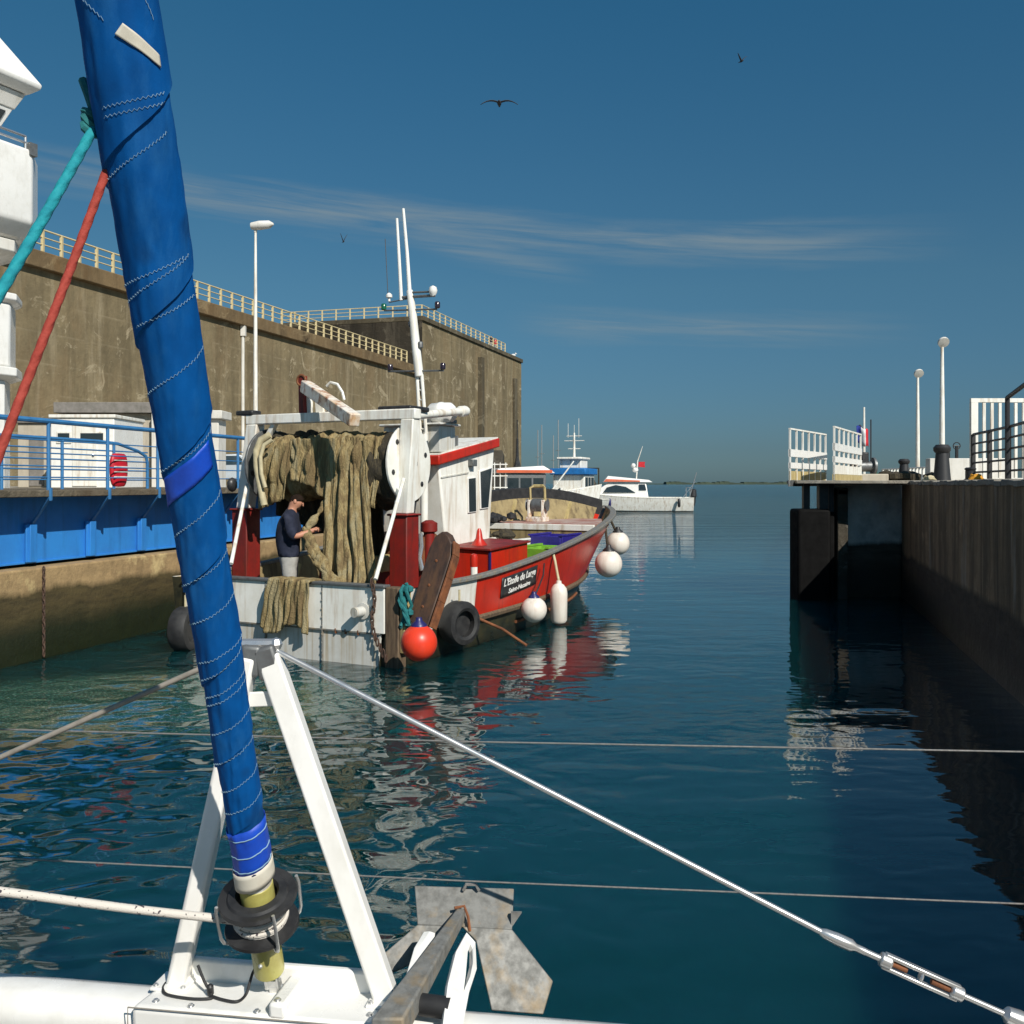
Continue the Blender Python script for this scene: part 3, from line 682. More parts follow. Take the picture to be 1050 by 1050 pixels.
car_prof = [(-1.95, .3), (1.95, .3), (2.0, .55), (1.9, .78), (1.0, .95), (.35, 1.42), (-.9, 1.48), (-1.6, 1.25), (-1.98, .95), (-2.02, .6)]
cw = [[(.85, .97), (.32, 1.34), (-.2, 1.38), (-.2, .97)], [(-.28, .97), (-.28, 1.38), (-.95, 1.38), (-1.35, 1.0)]]
p = P(222, 500, 46)
t = vehicle('parked_car', 'silver hatchback parked on the quay between the blue sail and the trawler', 'car', (p.x, p.y, 2.12), R(200), 4, 1.72, car_prof, CAR, cw, [(-1.3, .31), (1.28, .31)])
mb = MB(); mb.box((-1.97, -.66, .98), (-1.90, .66, 1.0)); mb.build('trim', GREYMETAL, t)
for sd in (-1, 1):
    mb = MB(); mb.box((1.90, sd * .62 - .15, .62), (1.99, sd * .62 + .15, .76)); mb.build('headlight', GLASS, t)
    mb = MB(); mb.box((-2.02, sd * .66 - .12, .72), (-1.96, sd * .66 + .12, .95)); mb.build('tail_light', RED_PL, t)
t, w, h = house('portable_cabin', 'white portable cabin with two small windows and a door behind the blue railing', 52, 117, 28, 425, 2.2, WHITE_CLEAN, WHITE_PAINT, .05, .1)
for x0, x1 in ((-w + .22, -w + .55), (w - .95, w - .3)):
    mb = MB(); mb.box((x0 - .05, -.03, 1.28), (x1 + .05, -.004, 1.62)); fr = mb.build('window', WHITE_PAINT, t, bev=.006)
    mb = MB(); mb.box((x0, -.045, 1.33), (x1, -.031, 1.57)); mb.build('pane', GLASS, fr)
mb = MB(); mb.box((-.28, -.035, .05), (.42, -.004, 1.85)); d_ = mb.build('door', WHITE_PAINT, t, bev=.01)
mb = MB(); mb.ball((.34, -.06, .95), .04, 8); mb.build('handle', STEEL, d_)
t, w, h = house('store_shed', 'beige store shed with a tall grey door, left of the white portable cabin', 18, 50, 30, 430, 3, BEIGE, GREYROOF, .08, .12)
mb = MB(); mb.box((w - .6, -.035, .05), (w - .15, -.004, 1.6)); mb.build('door', GREYROOF, t, bev=.01)
# quay lamp post
def lamp_post(label, base, h, r, grp, heads):
    t = thing('street_lamp', base, label, 'street lamp', grp)
    mb = MB(); mb.lathe((0, 0, 0), (0, 0, 1), [(r * 2.2, 0), (r * 2.2, .05), (r * 1.15, .07), (r, h * .5), (r * .6, h)], 12); mb.build('pole', WHITE_PAINT, t)
    for hd, kind in heads:
        mb = MB()
        if kind == 'flat':
            mb.lathe((-.16, 0, h + .09), (1, -.15, .05), [(.02, 0), (.11, .04), (.14, .3), (.12, .62), (.03, .75)], 12); mb.tube([(0, 0, h - .1), (0, 0, h + .08)], .05, 8)
        else:
            mb.lathe((hd[0], hd[1], hd[2]), (0, -.8, -.6), [(.08, -.12), (.24, -.02), (.25, .1), (.06, .12)], 14)
        mb.build('lamp_head', RENDER_W, t)
    return t
p = P(262, 496, 30); lamp_post('tall white street lamp with a flat head in front of the bunker', (p.x, p.y, 2.08), 7.95, .062, None, [((0, 0, 0), 'flat')])
# dark equipment box on the quay seen over the trawler's gallows
# ------------------------------------------------------------------ far shore and moored boats
mb = MB()
for k in range(60):
    x = 420 + k * 13; a = 6 + 5 * noise.noise(V((k * .31, 0, 0))) + (3 if 30 < k < 44 else 0)
    if k % 4 == 0: a *= 1.2
    mb.hexa([(x - 8, 2600, -1), (x + 8, 2600, -1), (x + 8, 2660, -1), (x - 8, 2660, -1), (x - 7, 2612, a), (x + 6, 2612, a * .9), (x + 6, 2650, a), (x - 7, 2650, a)])
mb.box((150, 2700, -1), (1300, 2760, 2.5))
struct(mb.build('coast', LEAF))

def boat_hull(mb, L, Bm, free, sheer, draft=.3, rake=.1):
    def f(u, v):
        s = u * L - L / 2
        hb = Bm / 2 * (1 - max(0, (u - .45) / .55) ** 2.2) * (.92 + .08 * min(1, u * 4))
        zt = free + sheer * max(0, u - .3) ** 2 * 2
        side = 1 if v < .5 else -1; w = abs(v - .5) * 2
        z = -draft + (zt + draft) * w; k = .55 + .45 * w ** .6
        return V((s + rake * L * w * max(0, u - .5) * 1.2, side * hb * k * (0 if w < .01 else 1), z))
    mb.grid(f, 18, 9)
    # deck and transom
    g = [mb.v(f(i / 17, 0) - V((0, 0, .06))) for i in range(18)] + [mb.v(f(i / 17, 1) - V((0, 0, .06))) for i in range(17, -1, -1)]
    for i in range(17): mb.face([g[i], g[i + 1], g[34 - i], g[35 - i]])
    mb.face([mb.v(f(0, j / 8)) for j in range(9)])
# white motor boat
p = P(655, 523, 78)
mboat = thing('motor_boat', (p.x - 1.0, p.y, 0), 'white motor boat with orange striped cabin roof and arched window, beyond the trawler bow', 'boat', 'boats moored beyond the trawler', R(177))
mb = MB(); boat_hull(mb, 10.4, 3.0, 1.12, .8); mb.build('hull', WHITE_PAINT, mboat, bev=.02)
mb = MB(); mb.hexa([(-1.7, -1.1, 1.0), (3.4, -.9, 1.0), (3.4, .9, 1.0), (-1.7, 1.1, 1.0), (-1.5, -.95, 2.3), (1.4, -.9, 2.3), (1.4, .9, 2.3), (-1.5, .95, 2.3)]); mb.build('cabin', WHITE_CLEAN, mboat, bev=.1)
for sd in (-1, 1):
    mb = MB(); mb.prism([(-.65, sd * 1.0, 1.5), (1.9, sd * .95, 1.5), (1.6, sd * .93, 1.9), (.9, sd * .94, 2.1), (.1, sd * .96, 1.95)], (0, sd * .08, 0)); mb.build('window', GLASS, mboat)
    mb = MB(); mb.prism([(-1.5, sd * 1.02, 1.7), (-.95, sd * 1.01, 1.7), (-.95, sd * .97, 2.15), (-1.4, sd * .97, 2.15)], (0, sd * .07, 0)); mb.build('window', GLASS, mboat)
mb = MB(); mb.hexa([(-2.0, -1.15, 2.32), (1.9, -1.05, 2.32), (1.9, 1.05, 2.32), (-2.0, 1.15, 2.32), (-1.7, -1.0, 2.5), (1.5, -.9, 2.82), (1.5, .9, 2.82), (-1.7, 1.0, 2.5)]); rf = mb.build('roof', WHITE_CLEAN, mboat, bev=.05)
for sd in (-1, 1):
    mb = MB(); mb.prism([(-1.0, sd * 1.11, 2.36), (1.85, sd * 1.04, 2.36), (1.65, sd * .98, 2.58), (-1.0, sd * 1.06, 2.46)], (0, sd * .06, 0)); mb.build('stripe', ORANGE_P, rf)
ms = MB(); ms.tube([(-.8, 0, 2.5), (-.9, 0, 4.0), (-1.3, 0, 5.2)], [.05, .045, .02], 6); mo = ms.build('mast', WHITE_PAINT, mboat)
mb = MB(); mb.ball((-.72, 0, 3.3), .25, 10, (1, 1, .8)); mb.ball((-.55, .1, 3.65), .2, 8); mb.build('radome', WHITE_CLEAN, mo)
mb = MB(); mb.prism([(-.95, 0, 3.55), (-1.5, .02, 3.5), (-1.45, .06, 3.75), (-1.5, 0, 3.95), (-.98, 0, 3.95)], (0, .02, 0)); mb.build('pennant', FLAG_R, mo)
mb = MB(); mb.tube([(-4.9, .6, 1.0), (-5.5, .6, 3.1)], .035, 6); mb.tube([(-4.6, -.8, 1.1), (-5.6, -.8, 2.4)], .03, 6); mb.tube([(-4.9, 1.2, 1.1), (-4.9, 1.2, 1.9), (-4.9, -1.2, 1.9), (-4.9, -1.2, 1.1)], .03, 6); mb.build('stern_rail', STEEL, mboat)
mb = MB(); mb.lathe((-5.3, 0, .4), (0, 0, 1), [(.12, 0), (.2, .3), (.22, .7), (.3, .8), (.26, 1.3), (.1, 1.4)], 10); mb.build('outboard_motor', BLACK_PLASTIC, mboat)
for x in (1.4, -4.0):
    f_ = tag(MB().lathe((0, 0, 0), (0, 0, -1), [(.04, 0), (.12, .1), (.12, .6), (.04, .7)], 10).build('fender', NAVY if x > 0 else BLACK_PLASTIC), 'dark fender hanging %s on the white motor boat' % ('amidships' if x > 0 else 'near the stern'), 'fender', 'fenders of the motor boat')
    f_.location = mboat.matrix_basis @ V((x, 1.62, 1.05)); 
# blue roofed small trawler
p = P(592, 505, 62)
bb = thing('fishing_boat', (p.x, p.y, 0), 'small white fishing boat with a bright blue wheelhouse roof, moored beyond the trawler', 'boat', 'boats moored beyond the trawler', R(250))
mb = MB(); boat_hull(mb, 6.5, 2.8, 1.2, .8); mb.build('hull', WHITE_PAINT, bb)
mb = MB(); mb.box((-.4, -1.0, 1.0), (1.9, 1.0, 2.75)); mb.build('wheelhouse', WHITE_PAINT, bb, bev=.04)
for x0, x1 in ((-.25, .35), (.5, 1.0), (1.15, 1.7)):
    for sd in (-1, 1):
        mb = MB(); mb.box((x0, sd * 1.0 - .02, 1.95), (x1, sd * 1.0 + .02, 2.6)); mb.build('window', GLASS, bb)
mb = MB(); mb.box((-.6, -1.15, 2.76), (2.2, 1.15, 3.15)); mb.build('roof', BLUE_P, bb, bev=.05)
mb = MB(); mb.box((.1, -.7, 3.16), (1.6, .7, 3.7)); mb.box((-.2, -.8, 3.7), (1.9, .8, 3.85)); mb.build('flying_bridge', WHITE_PAINT, bb, bev=.05)
mb = MB(); mb.tube([(.7, 0, 3.8), (.7, 0, 5.4)], [.08, .05], 8)
for z, w in ((5.2, .5), (4.9, .65), (4.4, .4)): mb.tube([(.7, -w, z), (.7, w, z)], .025, 6)
for y, z in ((-.4, 6.0), (.3, 6.3), (0, 5.9)): mb.tube([(.7, y, 5.1), (.7, y, z)], .014, 5)
mb.build('mast', WHITE_PAINT, bb)
mb = MB()
for i in range(26): mb.ball((-1.2 + random.uniform(-.9, .7), random.uniform(-.8, .8), 1.5 + random.uniform(-.3, .9)), random.uniform(.12, .26), 8)
mb.tube([(-1.5, -1, 1), (-1.5, -1, 3.2), (-1.5, 1, 3.2), (-1.5, 1, 1)], .06, 6); mb.build('deck_gear', DNET, bb)
# red and white pilot boat
p = P(536, 500, 52)
rb = thing('pilot_boat', (p.x, p.y, 0), 'white boat with a red cabin roof and grey windows, moored at the bunker end', 'boat', 'boats moored beyond the trawler', R(15))
mb = MB(); boat_hull(mb, 8, 2.8, 1.5, .7); mb.build('hull', WHITE_PAINT, rb)
mb = MB(); mb.box((-1.3, -1, 1.4), (1.0, 1, 2.75)); mb.build('cabin', GREYMETAL, rb, bev=.05)
for x0, x1 in ((-1.1, -.5), (-.4, .2), (.3, .85)):
    mb = MB(); mb.box((x0, -1.02, 1.9), (x1, -.99, 2.5)); mb.build('window', GLASS, rb)
mb = MB(); mb.hexa([(-1.7, -1.1, 2.76), (1.5, -1.1, 2.76), (1.5, 1.1, 2.76), (-1.7, 1.1, 2.76), (-1.6, -1., 3.0), (.9, -.9, 3.15), (.9, .9, 3.15), (-1.6, 1., 3.0)]); rf = mb.build('roof', WHITE_CLEAN, rb, bev=.06)
mb = MB(); mb.box((-1.72, -1.13, 2.77), (1.3, -1.08, 2.92)); mb.build('stripe', ORANGE_P, rf)
mb = MB(); mb.tube([(-.3, 0, 3.1), (-.3, 0, 3.6), (-.3, 0, 4.6)], [.2, .08, .06], 8); mb.tube([(-.3, 0, 4.5), (-.3, 0, 5.6)], .03, 6); mb.build('mast', BLACK_PLASTIC, rb)
mb = MB()
for x in (-1.8, -1.5, -1.2): mb.tube([(x, -1.0, 1.5), (x, -1.0, 3.3)], .03, 6)
for z in (2.0, 2.6, 3.2): mb.tube([(-1.9, -1.0, z), (-1.1, -1.0, z)], .03, 6)
mb.build('railing', WHITE_PAINT, rb)
mb = MB(); mb.tube([(1.4, -.6, 1.8), (2.6, -.8, 3.4)], .04, 6); mb.build('boom', WHITE_PAINT, rb)
for px, h, lab in ((549, 11.0, 'left of the pair of thin bare'), (553, 11.8, 'right of the pair of thin bare'), (565, 10.2, 'lone thin bare dark'), (570, 12.6, 'tallest thin bare')):
    p = P(px, 500, 120)
    sb = thing('sailing_boat', (p.x, p.y, 0), lab + ' sailing boat mast above the distant moorings', 'boat', 'sailing boats far behind', R(40))
    mb = MB(); boat_hull(mb, 7, 2.2, .9, .5); mb.build('hull', WHITE_PAINT, sb)
    mb = MB(); mb.box((-1, -.6, .8), (1.2, .6, 1.3)); mb.build('cabin', WHITE_CLEAN, sb, bev=.1)
    mb = MB(); mb.tube([(.4, 0, .9), (.4, 0, h * .8)], .06, 6); mb.tube([(.4, -.5, h * .5), (.4, .5, h * .5)], .025, 5); mb.build('mast', ALU, sb)
# low dark jetty at the bunker's foot
mb = MB(); a_ = P(505, 500, 58); mb.box((a_.x - 3, 58, -2), (a_.x + 1.2, 90, 2.9)); mb.box((a_.x - 3, 57.9, 2.91), (a_.x + .6, 70, 4.2))
tag(mb.build('jetty', DARKQ, bev=.05), 'dark stepped stone jetty at the far foot of the bunker', 'jetty')

# ------------------------------------------------------------------ right quay
def RQ(y, off=0):
    d = V((.27, 1, 0)).normalized(); return V((2.46 + .27 * y, y, 0)) + V((d.y, -d.x, 0)) * off
QT = 2.24
mb = MB(); mb.prism([zz(RQ(-14), -2), zz(RQ(-14, 1.2), -2), zz(RQ(19, 1.2), -2), zz(RQ(19), -2)], (0, 0, QT + 2 - .012))
tag(mb.build('quay_wall', QUAY_R, bev=.05), 'dark shaded concrete quay wall running along the right edge of the water', 'quay wall')
mb = MB(); a_, b_ = V((5.98, 18.9, 0)), zz(RQ(19.02), 0)
mb.prism([zz(a_, -2), zz(b_, -2), zz(RQ(22, 1.5), -2), V((7.6, 22, -2))], (0, 0, QT + 2 - .012))
tag(mb.build('quay_wall', QUAY_F, bev=.04), 'paler grey end section of the right quay wall behind the dark piles', 'quay wall')
mb = MB(); mb.prism([zz(RQ(-14, 1.21), 1), zz(RQ(19.03, 1.21), 1), V((7.64, 22.02, 1)), V((13, 40, 1)), V((40, 110, 1)), V((160, 110, 1)), V((160, -14, 1))], (0, 0, QT - 1))
struct(mb.build('quay', PAVE, smooth=False))
# rough coping lip
mb = MB(); n = 60
for i in range(n):
    y0, y1 = 1 + i * .3, 1 + (i + 1) * .3 - .004
    j = random.uniform(-.006, .01)
    mb.prism([zz(RQ(y0, -.02 + j), QT - .05 - random.uniform(0, .025)), zz(RQ(y0, 1.1), QT - .05), zz(RQ(y1, 1.1), QT - .05), zz(RQ(y1, -.02 + j), QT - .05 - random.uniform(0, .025))], (0, 0, .06 + random.uniform(0, .012)))
tag(mb.build('coping', PAVE, bev=.012), 'chipped pale coping stones along the top edge of the right quay', 'coping')
mb = MB(); f0 = V((6.32, 18.72, 0)); mb.box((f0.x - .1, 18.62, -1), (f0.x + .1, 18.86, 2.1)); mb.box((f0.x - .1, 18.62, 1.98), (f0.x + .1, 18.86, 2.12))
tag(mb.build('fender_pile', DARKQ, bev=.02), 'dark square timber fender pile against the pale end wall', 'pile')
# cantilevered platform on piles, its overhang stretched to shade the end wall
pf = thing('platform', (5.4, 18.4, 0), 'small steel platform on dark piles at the end of the right quay', 'platform')
mb = MB(); mb.prism([(-.05, -.05, 2.2), (.75, -.5, 2.2), (2.25, -.72, 2.2), (2.3, .55, 2.2), (2.35, 3.4, 2.2), (1.5, 3.0, 2.2), (-.02, .7, 2.2)], (0, 0, .06)); mb.build('deck', PAVE, pf, bev=.01)
for x, y, w in ((.22, .25, .06), (.52, .2, .085), (.72, .35, .05)):
    mb = MB(); mb.box((x - w, y - w, 1.6), (x + w, y + w, 2.195)); mb.build('post', BLACK_PLASTIC, pf)
mb = MB(); PILE = M('tarred_pile', (.004, .004, .004), .8, ns=6, bs=.4, spec=.15)
mb.box((0.0, 0, -1.5), (.62, .6, 1.72)); mb.build('pile', PILE, pf, bev=.05)
mb = MB(); mb.box((.63, .1, -1.5), (.72, .5, 1.66)); mb.build('pile', PILE, pf, bev=.02)
def panel(label, a, b, h, mesh):
    a, b = V(a), V(b); t = thing('screen_panel', a, label, 'railing panel', 'white screen panels on the platform'); d = b - a; u = d.normalized(); nn = V((-u.y, u.x, 0))
    def bx(x0, x1, z0, z1, th, mat, name):
        mb = MB(); mb.obox(d * ((x0 + x1) / 2) + V((0, 0, (z0 + z1) / 2)), d * ((x1 - x0) / 2), nn * th / 2, V((0, 0, (z1 - z0) / 2))); return mb.build(name, mat, t)
    bx(0, 1, h - .03, h, .04, WHITE_PAINT, 'top_rail')
    for k in range(7): bx(k / 6 * .98, k / 6 * .98 + .018, 0, h - .033, .03, WHITE_PAINT, 'bar')
    for z0, z1 in ((.56, .70), (.34, .45)): bx(.0, 1, z0, z1, .05, WHITE_CLEAN, 'board')
    bx(0, 1, .12, .29, .02 if not mesh else .035, CREAM if not mesh else WHITE_PAINT, 'board'); bx(0, 1, .0, .115, .06, GREYMETAL if not mesh else CREAM, 'kick_plate')
    return t
panel('left white screen panel with two boards over the platform edge', (5.22, 18.34, 2.15), (6.63, 20.6, 2.15), 1.1, False)
panel('right white screen panel with denser boards beside the flagpole', (6.04, 18.3, 2.265), (7.62, 21.3, 2.265), 1.02, True)
def at(px, D, z=QT): return V(((px - CX) / F * D, D, z))
# flagpole with tricolour
fp = thing('flagpole', at(893, 31), 'thin flagpole with a blue white and red flag behind the screen panels', 'flagpole')
mb = MB(); mb.tube([(0, 0, 0), (0, 0, 2.0)], .02, 6); mb.build('pole', DARK_RAIL, fp)
fl_ = None
mb = MB()
def ff(u, v): return V((-.42 + .38 * u - .02, .07 * math.sin(u * 7 + v), 1.25 + .55 * v - .14 * (u) + .04 * math.sin(u * 9)))
g = mb.grid(ff, 13, 5)
mb.bm.faces.ensure_lookup_table()
for f in mb.bm.faces:
    x = f.calc_center_median().x; f.material_index = 0 if x < -.31 else 1 if x < -.19 else 2
mb.build('flag', [FLAG_B, FLAG_W, FLAG_R], fp, solid=.004)
ml = thing('signal_mast', at(886, 33), 'pale signal mast with a small lamp beside the flag', 'mast')
mb = MB(); mb.tube([(0, 0, 0), (0, 0, 2.55)], [.05, .03], 6); mb.build('pole', WHITE_PAINT, ml)
mb = MB(); mb.ball((-.14, 0, 1.9), .06, 8); mb.tube([(-.14, 0, 1.9), (0, 0, 1.85)], .015, 5); mb.build('lamp', BLACK_PLASTIC, ml)
mb = MB(); mb.lathe((.35, 0, 0), (0, 0, 1), [(.12, 0), (.12, .3), (.06, .45), (.05, .7), (.01, .72)], 10); mb.build('green_beacon', GREEN_L, ml)
wn = thing('winch', at(886, 26), 'grey and cream quay winch standing behind the screen panels', 'winch')
mb = MB(); mb.box((-.4, -.3, 0), (.55, .3, .22)); mb.build('base', BEIGE, wn, bev=.03)
mb = MB(); mb.lathe((-.3, 0, .42), (1, 0, 0), [(.24, 0), (.24, .05), (.14, .07), (.14, .5), (.24, .52), (.24, .58)], 16); mb.build('drum', GREYMETAL, wn)
mb = MB(); mb.box((-.1, -.1, .5), (.1, .1, .8)); mb.build('motor', BLACK_PLASTIC, wn, bev=.03)
mb = MB()
for i in range(16): mb.ball((random.uniform(.4, 1.9), random.uniform(-.3, .4), random.uniform(.02, .22)), random.uniform(.1, .22), 7, (1.3, 1, .8))
o = mb.build('rope_heap', DNET); o.location = at(893, 26); tag(o, 'heap of old ropes and gear on the quay right of the winch', 'rope heap')
def bollard(label, px, D, h, r, taper, mat=BLACK_PLASTIC):
    t = thing('bollard', at(px, D), label, 'bollard', 'bollards on the right quay')
    mb = MB()
    if taper: mb.lathe((0, 0, 0), (0, 0, 1), [(r * 1.2, 0), (r * 1.12, h * .1), (r * .86, h * .72), (r * .82, h * .78)], 18)
    else: mb.lathe((0, 0, 0), (0, 0, 1), [(r * 1.3, 0), (r * 1.3, .03), (r, .05), (r, h * .8)], 18)
    mb.build('post', mat, t)
    mb = MB(); mb.lathe((0, 0, h * .78 if taper else h * .8), (0, 0, 1), [(r * .9, 0), (r * 1.12, h * .06), (r * 1.15, h * .14), (r * .8, h * .22), (r * .1, h * .23)], 18); mb.build('cap', mat, t)
bollard('tallest dark tapered bollard in front of the white parapet wall', 966, 22, .84, .165, True, DARK_RAIL)
bollard('short dark tapered bollard, farthest left of the three on the quay', 927, 26, .62, .13, True, DARK_RAIL)
bollard('squat black bollard with orange rope at its foot', 995, 17, .24, .085, False)
def coil(name, label, c, r, mat, n=4):
    mb = MB(); pts = []
    for i in range(n * 14):
        a = i / 14 * 2 * math.pi; k = 1 - .12 * (i / 14) + .12 * math.sin(a * 1.7 + i)
        pts.append(V(c) + V((r * k * math.cos(a) * 1.5, r * k * math.sin(a), .03 + .02 * (i / 14) + .012 * math.sin(3 * a))))
    mb.tube(pts, .017, 6); tag(mb.build(name, mat), label, 'rope')
coil('rope_coil', 'orange rope coil lying at the foot of the squat black bollard', at(1001, 16.3), .085, YELROPE)
coil('rope_coil', 'tan rope coil lying on the quay left of the tall dark bollard', at(953, 19.5), .09, HOSE)
lamp_post('taller right street lamp with a round floodlight, behind the tall bollard', at(966, 44), 6.3, .11, 'street lamps on the right quay', [((.0, -.1, 6.35), 'f')])
lamp_post('shorter left street lamp with a round floodlight, between the two bollards', at(941, 52), 5.85, .10, 'street lamps on the right quay', [((.0, -.1, 5.85), 'f')])
mb = MB(); q = at(980, 27); mb.box((q.x - .8, 26.8, QT), (q.x + 1.6, 27.1, QT + .66)); tag(mb.build('parapet_wall', RENDER_W, bev=.02), 'low white parapet wall between the tall bollard and the slatted gate', 'wall')
rail_on('railing', 'low white railing on the quay behind the short bollard', [at(905, 40), at(962, 34)], .55, .35, 2, WHITE_PAINT, .03, None)
tt = thing('hand_crane', at(981, 27.6, QT + .67), 'small dark post with handwheel on the white parapet wall', 'valve')
mb = MB(); mb.tube([(0, 0, 0), (0, 0, .35)], .045, 6); mb.tube([(-.22, 0, 0), (-.22, 0, .2)], .03, 6); mb.build('post', DARK_RAIL, tt)
mb = MB(); mb.tube([(.1 * math.cos(a) , 0, .36 + .1 * math.sin(a)) for a in [k * math.pi / 5 for k in range(10)]], .015, 5, closed=True); mb.tube([(-.1, 0, .36), (.1, 0, .36)], .012, 5); mb.build('wheel', DARK_RAIL, tt)
# slatted white gate and dark railing
gt = thing('slatted_gate', at(995, 24), 'tall white gate of vertical slats behind the dark railing', 'gate')
def gbx(x0, x1, z0, z1, th, name): 
    mb = MB(); mb.box((x0, -th / 2, z0), (x1, th / 2, z1)); return mb.build(name, WHITE_PAINT, gt, bev=.004)
gbx(0, 2.8, 1.96, 2.06, .08, 'frame'); gbx(0, .17, 0.02, 1.957, .1, 'frame'); gbx(.18, 2.8, .04, .1, .08, 'frame')
for k in range(13): gbx(.30 + k * .195, .37 + k * .195, .103, 1.957, .05, 'slat')
rr = rail_on('railing', 'dark steel railing of five rails in front of the slatted gate', [at(998, 21), at(1034, 18.2), at(1075, 15.2)], 1.02, 1.35, 5, DARK_RAIL, .028, None)
dk = thing('gate_frame', at(1033, 18.0), 'tall dark steel gate frame rising at the right frame edge', 'gate frame')
mb = MB(); q0 = at(1033, 18.0); q1 = at(1078, 15.5); mb.tube([(0, 0, 0), (0, 0, 1.55)], .045, 8); mb.tube([V((0, 0, 1.55)), q1 - q0 + V((0, 0, 1.85))], .04, 8); mb.tube([q1 - q0, q1 - q0 + V((0, 0, 1.85))], .045, 8); mb.build('frame', DARK_RAIL, dk)

# ------------------------------------------------------------------ birds
def bird(name, label, cat, px, py, D, span, mat, pose, rz=0, grp=None):
    t = thing(name, P(px, py, D), label, cat, grp, rz); L = span * .4
    mb = MB(); mb.lathe((0, -L / 2, 0), (0, 1, 0), [(.01, 0), (L * .10, L * .14), (L * .09, L * .22), (L * .15, L * .42), (L * .13, L * .65), (L * .05, L * .85), (L * .07, L), (.005, L * 1.12)], 10); mb.build('body', mat, t)
    for sd in (-1, 1):
        mb = MB(); pr = []
        for k in range(7):
            u = k / 6; ch = L * (.34 - .26 * u ** 1.6)
            z = span * (pose[0] * u - pose[1] * u * u); x = sd * span / 2 * u * pose[2]; y = -L * .05 - L * .2 * u * u
            pr.append([mb.v((x, y - ch / 2, z)), mb.v((x, y + ch / 2, z + .01 * span))])
        for a, c in zip(pr, pr[1:]): mb.face([a[0], a[1], c[1], c[0]])
        mb.build('wing', mat, t, solid=.012 * span)
    return t
bird('gull', 'dark gull gliding with wings spread level, high over the bunker', 'bird', 512, 106, 36, 1.38, BIRD_D, (.28, .36, 1), 0, 'birds in flight')
bird('gull', 'bird with one wing raised, flying highest at upper right', 'bird', 760, 63, 60, .95, BIRD_D, (.55, .15, .85), R(35), 'birds in flight')
bird('gull', 'small bird with raised wings flying left of the trawler mast', 'bird', 352, 248, 70, .8, BIRD_D, (.8, .1, .7), R(40), 'birds in flight')
q = BK(133.5, .4)
gl = thing('gull', (q.x, q.y, 19.5), 'white gull perched on the far corner of the bunker roof', 'bird')
mb = MB(); mb.ball((0, 0, .3), .22, 10, (1.6, .9, .9)); mb.ball((.32, 0, .52), .13, 8); mb.lathe((.4, 0, .5), (1, 0, -.1), [(.05, 0), (.01, .16)], 6); mb.tube([(0, .06, .02), (0, .06, .2)], .02, 5); mb.tube([(0, -.06, .02), (0, -.06, .2)], .02, 5); mb.build('body', BIRD_W, gl)

